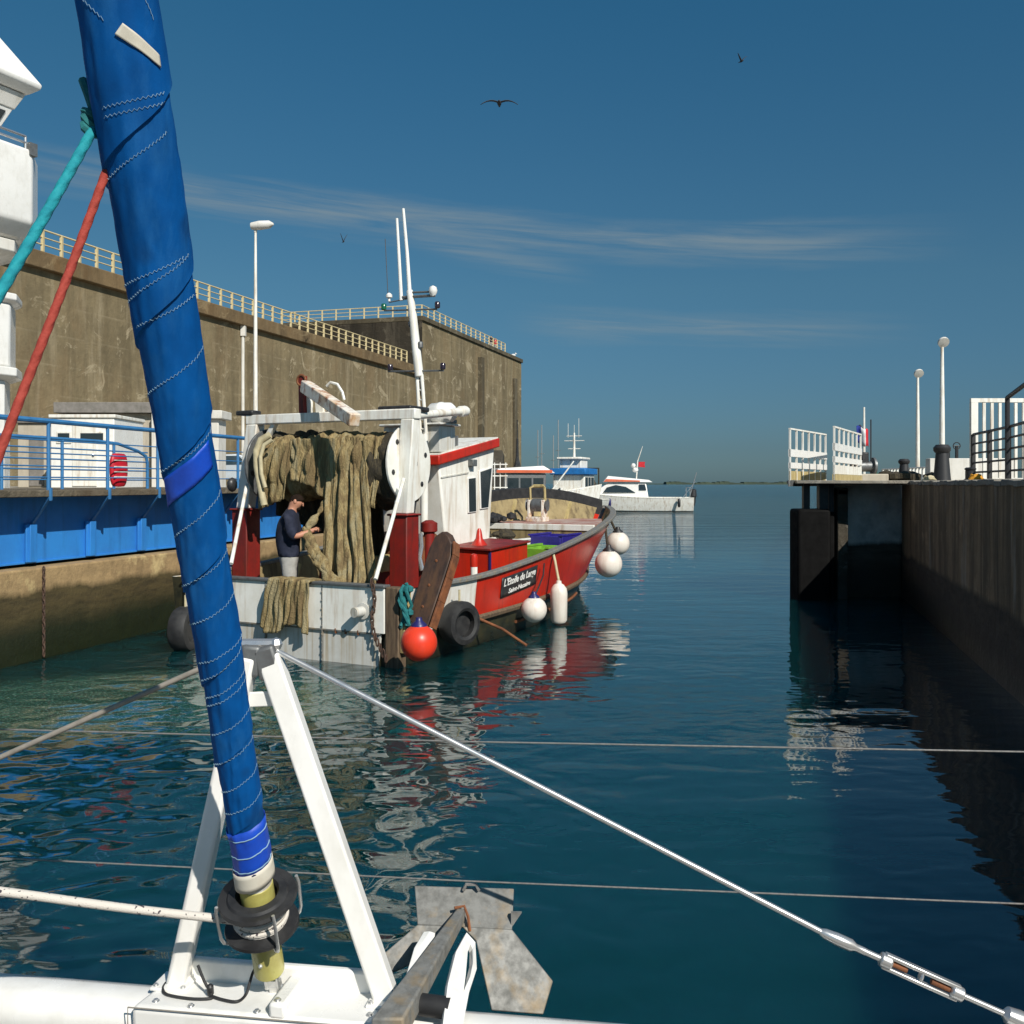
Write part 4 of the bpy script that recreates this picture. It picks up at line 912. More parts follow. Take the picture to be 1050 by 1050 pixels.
# ------------------------------------------------------------------ people
def person(label, loc, rz, pts, rad, cloth, hands=True, name='person'):
    t = thing(name, loc, label, 'person', None, rz)
    E = [(0, 1), (1, 2), (2, 3), (3, 4), (4, 5), (5, 6), (3, 7), (7, 8), (8, 9), (9, 10), (3, 11), (11, 12), (12, 13), (13, 14), (0, 15), (15, 16), (16, 17), (17, 18), (0, 19), (19, 20), (20, 21), (21, 22)]
    body = skin_mesh('body', pts, E, rad, SKIN, None, 2)
    skin_me = body.data; rf_ = [q[0] if isinstance(q, tuple) else q for q in rad]
    mb = MB(); join_into(mb, body)
    if hands:
        for wi, hi, sd in ((9, 10, 1), (13, 14, -1)):
            h_ = V(pts[hi]); d = (h_ - V(pts[wi])).normalized(); side = V((-d.y, d.x, 0)).normalized() * sd
            for k in range(4):
                b0 = h_ + side * (.022 - .015 * k) * 1.0 - d * .02; ln = (.068, .078, .074, .058)[k]
                mb.tube([b0, b0 + d * ln * .55 + V((0, 0, -.004)), b0 + d * ln * .8 + V((0, 0, -.026)), b0 + d * ln * .7 + V((0, 0, -.05))], [.0095, .009, .008, .0065], 6)
            b0 = h_ + side * .022 - d * .05
            mb.tube([b0, b0 + side * .022 + d * .03, b0 + side * .016 + d * .055 + V((0, 0, -.02))], [.011, .010, .008], 6)
        # ears, nose
        hd = V(pts[5]); up = (V(pts[6]) - V(pts[4])).normalized(); fw = V((1, 0, 0)) - up * up.x; fw.normalize()
        for sd in (-1, 1): mb.ball(hd + V((0, sd * .082, 0)) - fw * .01 + up * .01, .024, 8, (1, .45, 1.4))
        mb.lathe(hd + fw * .088 + up * .015, fw * .8 - up * .6, [(.012, -.02), (.016, .01), (.005, .03)], 8)
        for sd in (-1, 1): mb.ball(hd + fw * .086 + up * .03 + V((0, sd * .034, 0)), .011, 6)
    mb.build('body', SKIN, t, ang=180)
    def garment(name, keep, off, mat, zmin=None):
        """clothing cut from the body surface: faces nearest to the kept bones, pushed out a little"""
        b_ = bmesh.new(); b_.from_mesh(skin_me)
        def dist(p, e):
            a, c = V(pts[e[0]]), V(pts[e[1]]); d = c - a; k = max(0, min(1, (p - a).dot(d) / d.length_squared)); ra = rf_[e[0]] * (1 - k) + rf_[e[1]] * k
            return (p - a - d * k).length - ra * .6
        dead = [f for f in b_.faces if not keep(min(E, key=lambda e: dist(f.calc_center_median(), e)), f.calc_center_median())]
        b_.normal_update(); nrm = {v_: v_.normal.copy() for v_ in b_.verts}
        for v_ in b_.verts:
            v_.co += nrm[v_] * (off + .010 * noise.noise(v_.co * 9) + .006 * noise.noise(v_.co * 23))
        bmesh.ops.delete(b_, geom=dead, context='FACES')
        for v_ in b_.verts:
            if zmin: v_.co.z = max(v_.co.z, zmin)
        me = bpy.data.meshes.new(name); b_.to_mesh(me); b_.free(); me.materials.clear(); me.materials.append(mat)
        me.polygons.foreach_set('use_smooth', [True] * len(me.polygons))
        o = bpy.data.objects.new(name, me); COL.objects.link(o); o.parent = t
        q = o.modifiers.new('thickness', 'SOLIDIFY'); q.thickness = .006; q.offset = 0
    TOP = {(0, 1), (1, 2), (2, 3), (3, 7), (7, 8), (3, 11), (11, 12), (0, 15), (0, 19)}; LEG = {(0, 15), (15, 16), (16, 17), (0, 19), (19, 20), (20, 21), (0, 1)}
    garment('t_shirt', lambda e, p: (e in TOP and p.z > .90) or (e == (3, 4) and p.z < 1.50), .018, cloth[0], .925)
    garment('trousers', lambda e, p: e in LEG and .12 < p.z < .99, .011, cloth[1])
    hd = V(pts[5]); up = (V(pts[6]) - V(pts[4])).normalized(); fw = V((1, 0, 0)) - up * up.x; fw.normalize(); sdv = up.cross(fw)
    mb = MB()
    def hf(u, v):
        a = 2 * math.pi * u; th = v * math.pi * .5
        front = .5 + .5 * math.cos(a)
        th *= 1.32 - .76 * front
        r = .096 + .004 * noise.noise(V((math.cos(a) * 3, math.sin(a) * 3, v * 5)))
        return hd + up * .012 + fw * (.004 + r * math.sin(th) * math.cos(a)) + sdv * (r * .88 * math.sin(th) * math.sin(a)) + up * (r * 1.08 * math.cos(th))
    mb.grid(hf, 20, 9, cu=True); mb.build('hair', HAIR, t, solid=.003)
    if hands:
        mb = MB(); mb.ball(hd + fw * .052 - up * .062, .05, 12, (.9, 1.1, .8)); mb.build('beard', HAIR, t)
    return t
PT = [(0, 0, .95), (-.02, 0, 1.10), (-.035, 0, 1.28), (-.02, 0, 1.44), (.035, 0, 1.555), (.085, 0, 1.645), (.118, 0, 1.71),
      (.0, .18, 1.43), (.10, .235, 1.20), (.28, .16, 1.25), (.365, .12, 1.29), (.0, -.18, 1.43), (.08, -.255, 1.19), (.27, -.15, 1.25), (.355, -.10, 1.29),
      (.0, .09, .80), (.02, .11, .48), (-.02, .12, .10), (.13, .14, .045), (.0, -.09, .80), (.03, -.11, .48), (.0, -.12, .10), (.15, -.14, .045)]
RD = [.155, .155, .16, .135, .056, .104, .076,
      (.075, .075), (.05, .05), (.036, .036), (.032, .042), (.075, .075), (.05, .05), (.036, .036), (.032, .042),
      (.095, .095), (.068, .068), (.045, .045), (.035, .04), (.095, .095), (.068, .068), (.045, .045), (.035, .04)]

# ------------------------------------------------------------------ the trawler
TO = V((-2.97, 12.5, 0)); HD = V((.458, .888, 0)).normalized(); PO = V((-HD.y, HD.x, 0)); TRZ = math.atan2(HD.y, HD.x)
def BW(s, t, z): return TO + HD * s + PO * t + V((0, 0, z))      # boat -> world
def bl(px, py, s=None, t=None):                                   # photo measurement on a plane of the boat -> boat coords
    k = (px - CX) / F
    if s is None:
        o = TO + PO * t; s = (k * o.y - o.x) / (HD.x - k * HD.y)
    else:
        o = TO + HD * s; t = (k * o.y - o.x) / (PO.x - k * PO.y)
    D = (TO + HD * s + PO * t).y
    return V((s, t, CAMZ + (HOR - py) / F * D))
tr = thing('trawler', TO, 'red and white coastal trawler with white stern, wheelhouse and net drum in mid channel', 'boat', rz=TRZ)
HB = [(0, 1.90), (.2, 1.93), (.36, 1.88), (.54, 1.70), (.66, 1.48), (.76, 1.20), (.85, .85), (.93, .45), (1, .03)]
HW = [(0, 1.80), (.2, 1.84), (.4, 1.74), (.6, 1.42), (.75, .98), (.88, .48), (1, .02)]
ZS = [(0, .93), (.15, .92), (.3, 1.03), (.45, 1.18), (.58, 1.32), (.72, 1.47), (.86, 1.58), (1, 1.66)]
ZP = [(0, .93), (.15, .95), (.3, 1.12), (.45, 1.38), (.58, 1.66), (.70, 1.88), (.80, 1.96), (.9, 1.90), (1, 1.66)]
def zg(u, side): return cr(ZS if side < 0 else ZP, u)
def hullpt(u, z, side, off=0):
    zt = zg(u, side); f = (zt - z) / zt
    s = u * (11.2 * (1 - f) + 9.4 * f) if f <= 1 else u * 9.4 * (1 - .05 * (f - 1))
    a, w = cr(HB, u), cr(HW, u)
    t = a + (w - a) * (f ** .8 if f > 0 else 0)
    if f > 1: t = w * max(.05, 1 - (f - 1) * .7)
    return V((s, side * (t + off), z))
N = 45; mb = MB()
zb = .36
for side in (-1, 1):
    rows = []
    for i in range(N):
        u = (i / (N - 1)); zt = zg(u, side); border = zb + .12 * u
        lv = [zt, zt * .72 + border * .28, zt * .4 + border * .6, border, border * .5, 0.0, -.3, -.7]
        rows.append([mb.v(hullpt(u, z, side)) for z in lv])
    for i in range(N - 1):
        for k in range(7):
            u = (i + .5) / (N - 1)
            mb.mi = (0 if u * 11.2 < 1.7 else 1) if k < 3 else 2
            mb.face([rows[i][k], rows[i + 1][k], rows[i + 1][k + 1], rows[i][k + 1]])
    if side < 0: r0 = rows[0]; rN = rows[-1]
    else:
        mb.mi = 2
        mb.face(r0 + rows[0][::-1])
        for k in range(7): mb.face([rN[k], rN[k + 1], rows[-1][k + 1], rows[-1][k]])
hull = mb.build('hull', [TOPSIDE, TOPSIDE, HULL_DARK], tr, ang=50)
# inner bulwark lining
mb = MB()
for side in (-1, 1):
    rows = []
    for i in range(N - 1):
        u = i / (N - 1); p = hullpt(u, zg(u, side), side, -.07); zs_ = [zg(u, side), .75 * zg(u, side) + .08, .5 * zg(u, side) + .15, .3]; rw = [hullpt(u, z_, side, -.07) for z_ in zs_]
        for q in rw: q.y = side * max(.004, q.y * side)
        rows.append([mb.v(q) for q in rw])
    for i in range(len(rows) - 1):
        for k in range(3): mb.face([rows[i][k], rows[i + 1][k], rows[i + 1][k + 1], rows[i][k + 1]])
mb.build('bulwark_lining', LINING, tr)
mb = MB(); a = [hullpt(i / 44, .31, -1, -.06) for i in range(41)]; c = [hullpt(i / 44, .31, 1, -.06) for i in range(41)]
mb.face([mb.v((p.x, p.y, .3)) for p in a] + [mb.v((p.x, p.y, .3)) for p in c[::-1]]); mb.build('deck', WOOD, tr, smooth=False)
# bulwark ribs
for side in (-1, 1):
    for i in range(10, 42, 3):
        u = i / 44; p = hullpt(u, zg(u, side), side, -.11)
        mb = MB(); q = hullpt(u, .35, side, -.11); mb.bar(V((q.x, q.y, .35)), V((p.x, p.y, p.z - .1)), .07, .07, (1, 0, 0)); mb.build('rib', CREAM, tr)
# cap rails
def sweep(side, i0, i1, w, h, mat, name, off=0, n=88, dz=0):
    mb = MB(); prev = None
    for i in range(i0, i1 + 1):
        u = i / n; p = hullpt(u, zg(u, side), side, off); q = hullpt(min(1, u + .01), zg(min(1, u + .01), side), side, off) - hullpt(max(0, u - .01), zg(max(0, u - .01), side), side, off)
        nn = V((q.y, -q.x, 0)).normalized() if abs(q.x) + abs(q.y) > 1e-5 else V((0, 1, 0))
        r = [mb.v(p + nn * (sx * w / 2) + V((0, 0, dz + sz * h / 2))) for sx, sz in ((-1, -1), (1, -1), (1, 1), (-1, 1))]
        if prev:
            for k in range(4): mb.face([prev[k], prev[(k + 1) % 4], r[(k + 1) % 4], r[k]])
        else: mb.face(r)
        prev = r
    mb.face(prev); return mb.build(name, mat, tr, bev=.012)
sweep(-1, 4, 87, .13, .055, GALV, 'cap_rail', -.02, dz=.02)
sweep(1, 4, 40, .13, .055, GALV, 'cap_rail', -.02, dz=.02)
sweep(1, 40, 87, .19, .42, BLACK_RUBBER, 'rubber_fender_rail', .0, dz=-.06)
# strake along the lower edge of the red
mb = MB(); pr = []
for i in range(16, 90):
    u = i / 96; pr.append(hullpt(u, zb + .12 * u, -1, .03))
mb.tube(pr, .045, 6); mb.build('rubbing_strake', WOOD, tr)
mb = MB(); mb.tube([hullpt(i / 96, .17, -1, .02) for i in range(30, 70)], .025, 6); mb.build('rubbing_strake', RUST, tr)
mb = MB(); mb.tube([hullpt(1, 1.66, 1), hullpt(1, .9, 1), hullpt(1, .2, 1), hullpt(1, -.3, 1)], .07, 8); mb.build('stem_post', GALV, tr)
# foredeck
mb = MB(); pa = []; pb = []
for i in range(29, 42):
    u = i / 44; w = hullpt(u, 1.36, 1).y - .09; s = hullpt(u, 1.36, -1).x
    pa.append((s, -w, 1.38)); pb.append((s, w, 1.38))
mb.prism(pa + pb[::-1], (0, 0, .05)); mb.build('foredeck', M('worn_red_deck', (.34, .12, .09), .7, c2=(.5, .42, .36), ns=3), tr, smooth=False)
s0 = pa[0][0]
mb = MB(); mb.hexa([(s0 - .04, -.95, .3), (s0 - .005, -.95, .3), (s0 - .005, .95, .3), (s0 - .04, .95, .3), (s0 - .04, pa[0][1], 1.30), (s0 - .005, pa[0][1], 1.30), (s0 - .005, pb[0][1], 1.30), (s0 - .04, pb[0][1], 1.30)]); mb.build('bulkhead', LINING, tr)
mb = MB(); mb.box((s0 - .06, pa[0][1], 1.303), (s0 - .005, pb[0][1], 1.42)); mb.build('deck_edge', WHITE_PAINT, tr, bev=.01)
# anchor winch on the foredeck
p = bl(551, 525, s=8.2); wl = thing('anchor_winch', BW(8.2, p.y, 1.43), 'rusty anchor winch on the trawler foredeck', 'winch', rz=TRZ); wl.scale = (.62, .55, .8)
mb = MB(); mb.box((-.25, -.35, 0), (.25, .35, .12)); mb.box((-.18, -.32, .12), (.18, -.24, .55)); mb.box((-.18, .24, .12), (.18, .32, .55)); mb.build('base', RUSTY_WHITE, wl, bev=.01)
mb = MB(); mb.lathe((0, -.42, .42), (0, 1, 0), [(.16, 0), (.1, .06), (.1, .2), (.17, .22), (.17, .6), (.1, .62), (.1, .78), (.16, .84)], 16); mb.build('drum', GREYMETAL, wl)
mb = MB(); mb.tube([(.05, -.3, .4), (.0, -.3, .85), (.1, -.2, .9), (.1, .2, .9), (0, .3, .85), (.05, .3, .4)], .045, 6); mb.build('guard', CREAM, wl)
mb = MB()
for i in range(10): mb.ball((random.uniform(-.9, -.35), random.uniform(.1, .9), random.uniform(.05, .14)), random.uniform(.06, .13), 7, (1.2, 1, .8))
o = mb.build('rope_heap', BLACK_RUBBER); o.location = wl.location + PO * .2; o.rotation_euler.z = TRZ; tag(o, 'dark heap of rope beside the anchor winch on the foredeck', 'rope heap')
# transom
mb = MB()
zt0, ztm = .95, .40
mb.prism([(-.03, 1.58, ztm), (-.03, -1.66, ztm), (-.03, -1.66, zt0), (-.03, 1.58, zt0)], (-.05, 0, 0)); to_ = mb.build('stern_plate', WHITE_PAINT, tr, bev=.006)
mb = MB(); mb.prism([(-.03, 1.58, -.2), (-.03, -1.53, -.2), (-.03, -1.6, ztm - .004), (-.03, 1.58, ztm - .004)], (-.025, 0, 0)); mb.build('stern_plate', WHITE_GREY, tr, bev=.004)
mb = MB(); mb.box((-.11, -1.68, zt0 + .001), (.03, 1.6, zt0 + .035)); mb.build('stern_rail', GREYMETAL, tr, bev=.008)
mb = MB(); mb.box((-.085, -1.6, ztm - .012), (-.052, 1.55, ztm + .006)); mb.build('seam_strip', GALV, tr)
for px in (272, 330):
    t = bl(px, 620, s=-.085).y; mb = MB(); mb.box((-.086, t - .008, -.1), (-.06, t + .008, zt0 - .01))
    for k in range(9): mb.ball((-.088, t, .02 + k * .105), .013, 6)
    mb.build('seam', GALV, tr)
for px in (345, 355, 368):
    t = bl(px, 650, s=-.06).y; mb = MB(); mb.box((-.088, t - .006, ztm - .04), (-.05, t + .006, ztm + .02)); mb.build('bolt', RUST, tr)
t = bl(372, 628, s=-.1).y; mb = MB(); mb.tube([(-.06, t, .66), (-.24, t + .03, .655)], .062, 14); mb.tube([(-.24, t + .03, .655), (-.20, t + .02, .656)], .04, 12); mb.lathe((-.085, t, .66), (-1, 0, 0), [(.10, 0), (.10, .02), (.062, .025)], 14); mb.build('exhaust_pipe', WHITE_GREY, tr)
mb = MB(); mb.box((-.07, -1.86, -.4), (.1, -1.665, .96)); mb.build('corner_post', WOOD, tr, bev=.015)
mb = MB(); mb.box((-.05, -1.93, .18), (.1, -1.862, .94)); mb.build('corner_post', CREAM, tr, bev=.01)
ch = [bl(381 + 3 * math.sin(k * .5) + (k > 6) * (k - 6) * 1.6, 597 + k * 5.6, s=-.13) for k in range(15)]
mb = MB()
for k, q in enumerate(ch):
    ax = V((0, 1, 0)) if k % 2 else V((1, 0, 0))
    mb.tube([q + ax * (.02 * math.cos(a)) + V((0, 0, .05 * math.sin(a))) for a in [j * math.pi / 4 for j in range(8)]], .011, 5, closed=True)
o = mb.build('chain', CHAIN); o.location = TO; o.rotation_euler.z = TRZ; tag(o, 'rusty chain hanging over the white stern beside the wooden corner post', 'chain')
# gallows
GS = 1.2
lp_t, ls_t = bl(262, 440, s=GS).y, bl(421, 440, s=GS).y
zc = bl(345, 429, s=GS).z
for side, t, pxb in ((1, lp_t, 252), (-1, ls_t, 414)):
    zm = 1.80 if side < 0 else 1.84
    tb = bl(pxb, 523, s=GS).y
    mb = MB(); mb.hexa([(GS - .09, tb - .11, zm), (GS + .09, tb - .11, zm), (GS + .09, tb + .11, zm), (GS - .09, tb + .11, zm), (GS - .09, t - .10, zc - .05), (GS + .09, t - .10, zc - .05), (GS + .09, t + .10, zc - .05), (GS - .09, t + .10, zc - .05)]); mb.build('gallows_leg', WHITE_PAINT, tr, bev=.015)
    mb = MB(); mb.box((GS - .14, tb - .14, .3), (GS + .16, tb + .14, zm - .004)); mb.box((GS - .17, tb - .165, zm - .03), (GS + .19, tb + .165, zm)); mb.build('gallows_base', DARKRED, tr, bev=.02)
mb = MB(); mb.box((GS - .08, ls_t - .12, zc - .05), (GS + .08, lp_t + .12, zc + .09)); mb.build('gallows_beam', WHITE_PAINT, tr, bev=.015)
mb = MB(); mb.hexa([(GS - .06, lp_t - .3, zc - .25), (GS + .06, lp_t - .3, zc - .25), (GS + .06, lp_t, zc - .55), (GS - .06, lp_t, zc - .55), (GS - .06, lp_t - .4, zc - .06), (GS + .06, lp_t - .4, zc - .06), (GS + .06, lp_t - .05, zc - .06), (GS - .06, lp_t - .05, zc - .06)]) if False else mb.bar((GS, lp_t - .02, zc - .55), (GS, lp_t - .38, zc - .02), .07, .07, (1, 0, 0)); mb.build('brace', WHITE_PAINT, tr)
# small fittings on the gallows' port corner
q = bl(258, 426, s=GS); mb = MB(); mb.box((GS - .1, q.y - .1, zc + .09), (GS + .1, q.y + .22, zc + .16)); mb.build('deck_light', BLACK_PLASTIC, tr, bev=.02)
q = bl(244, 497, s=GS); mb = MB(); mb.ball((GS - .12, q.y, q.z), .09, 10, (1, .7, 1.2)); mb.build('block', BLACK_PLASTIC, tr)
# rusty davit on the beam
mb = MB(); q = bl(311, 420, s=GS); mb.bar((GS, q.y, zc + .09), (GS, q.y + .01, zc + .62), .09, .1, (1, 0, 0)); mb.build('davit_post', DARKRED, tr, bev=.01)
a_, b_ = bl(313, 396, s=GS - .05), bl(364, 431, s=GS - .75)
mb = MB(); mb.bar(a_, b_, .15, .17); dv = mb.build('davit_arm', RUSTY_WHITE, tr, bev=.015)
mb = MB(); c_ = bl(309, 390, s=GS - .05); mb.tube([c_ + V((.0, .075 * math.cos(a), .075 * math.sin(a))) for a in [j * math.pi / 8 for j in range(16)]], .018, 6, closed=True); mb.build('ring', RUST, dv)
mb = MB(); mb.tube([bl(335, 396, s=GS), bl(339, 392, s=GS), bl(346, 394, s=GS), bl(351, 402, s=GS), bl(353, 410, s=GS)], .02, 6); mb.build('hoop', WHITE_PAINT, dv)
mb = MB(); mb.prism([bl(324, 427, s=GS + .02), bl(323, 412, s=GS + .02), bl(326, 405, s=GS + .02), bl(331, 414, s=GS + .02), bl(331, 427, s=GS + .02)], (.1, 0, 0)); mb.tube([bl(329, 418, s=GS + .1), bl(352, 417, s=GS + .1)], .055, 10); mb.prism([bl(314, 402, s=GS + .02), bl(318, 412, s=GS + .02), bl(318, 427, s=GS + .02), bl(315, 427, s=GS + .02)], (.06, 0, 0)); mb.build('bracket', WHITE_PAINT, tr)
# net drum flanges and axle
ct = ls_t + .15; cz = bl(412, 475, s=GS).z; Rf = .53
def disc(t, mt=WHITE_PAINT):
    mb = MB(); mb.lathe((GS + .18, t - .02, cz), (0, 1, 0), [(.05, 0), (Rf, 0), (Rf, .035), (.05, .035)], 36)
    fl = mb.build('drum_flange', mt, tr, bev=.006)
    for k in range(6):
        a = k * math.pi / 3 + .3; mb = MB(); mb.ball((GS + .18 + Rf * .78 * math.cos(a), t - .022, cz + Rf * .78 * math.sin(a)), .04, 8, (1, .15, 1)); mb.build('slot', BLACK_PLASTIC, fl)
disc(ct); disc(lp_t - .12, GREYMETAL); 
mb = MB(); mb.tube([(GS + .18, ls_t + .05, cz), (GS + .18, lp_t - .05, cz)], .07, 12); mb.build('drum_axle', GREYMETAL, tr)
# stay rods
for (a, b2) in (((253, 497), (237, 578)), ((414, 491), (385, 594))):
    pa_, pb_ = bl(*a, s=GS - .2), bl(*b2, s=.0)
    mb = MB(); mb.tube([pa_, pb_], .026, 8); mb.build('stay_rod', WHITE_PAINT, tr)
# wheelhouse
t0, t1 = -.45, .8
A0, A1 = bl(464, 575, t=t0), bl(450, 476, t=t0); B0, B1 = bl(499, 575, t=t0), bl(507, 459, t=t0)
A0.z = B0.z = .55
A0.x = bl(463.5, 560, t=t0).x; B0.x = bl(499.5, 552, t=t0).x
mb = MB(); mb.hexa([(A0.x, t0, .3), (B0.x, t0, .3), (B0.x, t1, .3), (A0.x, t1, .3), A1, B1, (B1.x, t1, B1.z), (A1.x, t1, A1.z)]); wh = mb.build('wheelhouse', WHITE_PAINT, tr, bev=.03)
sl_ = (B1.z - A1.z) / (B1.x - A1.x)
def rz_(x, d): return A1.z + sl_ * (x - A1.x) + d
mb = MB(); x0, x1 = A1.x - .14, B1.x + .03; mb.hexa([(x0, t0 - .09, rz_(x0, .006)), (x1, t0 - .09, rz_(x1, .006)), (x1, t1 + .09, rz_(x1, .006)), (x0, t1 + .09, rz_(x0, .006)), (x0, t0 - .09, rz_(x0, .16)), (x1, t0 - .09, rz_(x1, .16)), (x1, t1 + .09, rz_(x1, .16)), (x0, t1 + .09, rz_(x0, .16))]); mb.build('roof', RED_PAINT, tr, bev=.02)
x1 -= .03; mb = MB(); mb.hexa([(x0 + .02, t0 - .07, rz_(x0, .161)), (x1, t0 - .07, rz_(x1, .161)), (x1, t1 + .07, rz_(x1, .161)), (x0 + .02, t1 + .07, rz_(x0, .161)), (x0 + .02, t0 - .07, rz_(x0, .18)), (x1, t0 - .07, rz_(x1, .18)), (x1, t1 + .07, rz_(x1, .18)), (x0 + .02, t1 + .07, rz_(x0, .18))]); mb.build('roof_deck', WHITE_PAINT, tr)
def win(poly):
    pts = [bl(px, py, t=t0 - .004) for px, py in poly]
    c_ = sum(pts, V()) / len(pts)
    mb = MB(); mb.prism([V((c_.x + (q.x - c_.x) * 1.18, t0 - .002, c_.z + (q.z - c_.z) * 1.06)) for q in pts], (0, -.022, 0)); fr = mb.build('window', WHITE_CLEAN, tr, bev=.006)
    mb = MB(); mb.prism([V((q.x, t0 - .024, q.z)) for q in pts], (0, -.005, 0)); mb.build('pane', GLASS, fr)
win([(480, 525), (487, 524), (486.5, 490), (479.5, 491)]); win([(492.5, 521), (499.5, 520), (503, 480), (491.5, 484)])
mb = MB(); q = bl(483, 475, t=t0 - .02); mb.box((q.x - .07, t0 - .1, q.z - .05), (q.x + .07, t0 - .003, q.z + .06)); mb.build('deck_light', GREYMETAL, tr, bev=.01)
mb = MB(); mb.prism([bl(452, 489, t=t0 - .002), bl(480, 484, t=t0 - .002), bl(480, 485.4, t=t0 - .002), bl(452, 490.4, t=t0 - .002)], (0, -.012, 0)); mb.build('trim', WHITE_GREY, tr)
# aft window / door of the wheelhouse
mb = MB(); mb.hexa([(A0.x - .16, -.1, 1.85), (A0.x - .15, -.1, 1.85), (A0.x - .15, .35, 1.85), (A0.x - .16, .35, 1.85), (A1.x + .02, -.1, 2.35), (A1.x + .03, -.1, 2.35), (A1.x + .03, .35, 2.35), (A1.x + .02, .35, 2.35)]); mb.build('window', GLASS, tr)
# casing and liferaft on the roof
mb = MB(); mb.box((A1.x - .05, -.5, rz_(A1.x, .185)), (A1.x + .42, .55, rz_(A1.x, .60))); mb.box((A1.x - .12, -.56, rz_(A1.x, .603)), (A1.x + .5, .6, rz_(A1.x, .64))); mb.build('roof_casing', WHITE_GREY, tr, bev=.02)
q = bl(453, 435, s=A1.x + .2); lr = thing('liferaft_canister', BW(A1.x + .2, q.y, rz_(A1.x, .645)), 'white rounded liferaft canister on the wheelhouse roof', 'liferaft', rz=TRZ)
mb = MB(); mb.lathe((-.0, -.24, .16), (0, 1, 0), [(.02, 0), (.11, .02), (.16, .08), (.165, .2), (.175, .22), (.175, .27), (.165, .29), (.16, .41), (.11, .47), (.02, .49)], 20); mb.build('shell', WHITE_CLEAN, lr)
mb = MB(); mb.box((-.16, -.18, -.0), (.16, -.13, .06)); mb.box((-.16, .13, 0), (.16, .18, .06)); mb.build('cradle', GREYMETAL, lr)
for dx_ in (.62, .72, .8):
    mb = MB(); mb.tube([(A1.x + dx_, -.3, rz_(A1.x + dx_, .18)), (A1.x + dx_, -.3, rz_(A1.x + dx_, .34))], .025, 8); mb.build('vent_pipe', GREYMETAL, tr)
# boom lying along the wheelhouse
mb = MB(); mb.tube([bl(415, 427, s=1.45), bl(472, 422, s=3.2)], .06, 12); mb.lathe(bl(472, 422, s=3.2), bl(480, 421.3, s=3.45) - bl(472, 422, s=3.2), [(.06, -.02), (.085, 0), (.085, .14), (.07, .19), (.01, .2)], 14); mb.build('boom', WHITE_PAINT, tr)
mb = MB(); mb.box((1.5, ls_t + .2, zc + .1), (2.0, ls_t + .75, zc + .17)); mb.build('hatch_cover', BLACK_PLASTIC, tr, bev=.02)
# mast
MS = 3.0
def mp_(px, py): return bl(px, py, s=MS)
mb = MB(); base = mp_(435, 445); mb.tube([(base.x, base.y, .3), base], .06, 10); 
for dx_ in (-3, 3): mb.tube([mp_(434 + dx_, 445), mp_(430 + dx_ * .8, 384)], .028, 8)
for k in range(6): mb.tube([mp_(430.5, 440 - k * 10), mp_(437 - k * .5, 440 - k * 10)], .014, 6)
mb.tube([mp_(430, 386), mp_(427, 360), mp_(423, 320), mp_(420, 298)], [.068, .068, .062, .05], 10); ma = mb.build('mast', WHITE_PAINT, tr)
for a_, b_, r_ in (((394, 318.5), (448, 317), .014), ((411, 305), (446, 303), .022), ((420, 300), (446, 299), .016), ((398, 381), (455, 380), .014), ((399, 310), (420, 306), .01)):
    mb = MB(); mb.tube([mp_(*a_), mp_(*b_)], r_, 6); mb.build('crosstree', GREYMETAL, ma)
mb = MB(); mb.tube([mp_(420, 300), mp_(417.5, 260), mp_(413.5, 214)], [.034, .028, .022], 8); mb.build('antenna', WHITE_CLEAN, ma)
mb = MB(); mb.tube([mp_(411.5, 308), mp_(409, 260), mp_(407, 224)], [.03, .025, .02], 8); mb.build('antenna', WHITE_CLEAN, ma)
mb = MB(); mb.tube([mp_(398, 306), mp_(395, 245)], .006, 5); mb.build('antenna', DARK_RAIL, ma)
mb = MB(); mb.lathe(mp_(444, 300.5), (0, 0, 1), [(.03, -.05), (.06, 0), (.068, .04), (.055, .09), (.01, .115)], 14); mb.build('gps_dome', WHITE_CLEAN, ma)
mb = MB(); mb.lathe(mp_(399, 307), (0, 0, 1), [(.02, -.03), (.02, .02), (.05, .03), (.05, .07), (.02, .1)], 10); mb.build('lamp', WHITE_CLEAN, ma)
for (px, py, mt) in ((393.5, 318, GREEN_L), (448.5, 316, RED_L), (400, 380, RED_L), (454, 379, RED_L), (421.5, 336, RED_L), (431, 357, GREYMETAL)):
    mb = MB(); mb.lathe(mp_(px, py), (0, 0, 1), [(.03, 0), (.042, .01), (.042, .085), (.03, .1), (.01, .105)], 10); mb.build('lamp', mt, ma)
# red hatch box beside the wheelhouse
hx0, hx1 = bl(502, 580, t=-1.2).x, bl(541, 570, t=-1.2).x
mb = MB(); mb.hexa([(hx0, -1.2, .3), (hx1, -1.2, .3), (hx1, -.46, .3), (hx0, -.46, .3), (hx0, -1.2, 1.16), (hx1, -1.2, 1.22), (hx1, -.46, 1.24), (hx0, -.46, 1.18)]); mb.build('engine_casing', RED_PAINT, tr, bev=.012)
mb = MB(); mb.hexa([(hx0 - .04, -1.24, 1.165), (hx1 + .03, -1.24, 1.225), (hx1 + .03, -.46, 1.245), (hx0 - .04, -.46, 1.185), (hx0 - .04, -1.24, 1.20), (hx1 + .03, -1.24, 1.26), (hx1 + .03, -.46, 1.28), (hx0 - .04, -.46, 1.22)]); mb.build('casing_lid', DARKRED, tr, bev=.008)
mb = MB(); mb.box((hx0 - .012, -1.215, .3), (hx0 + .03, -1.19, 1.16)); mb.build('corner_strip', NAVY, tr)
mb = MB(); q = bl(497, 560, t=-.9); mb.lathe((q.x, -.8, 1.25), (0, 0, 1), [(.14, -.03), (.06, .08), (.04, .2), (.02, .24)], 12); mb.build('vent', RED_PAINT, tr)
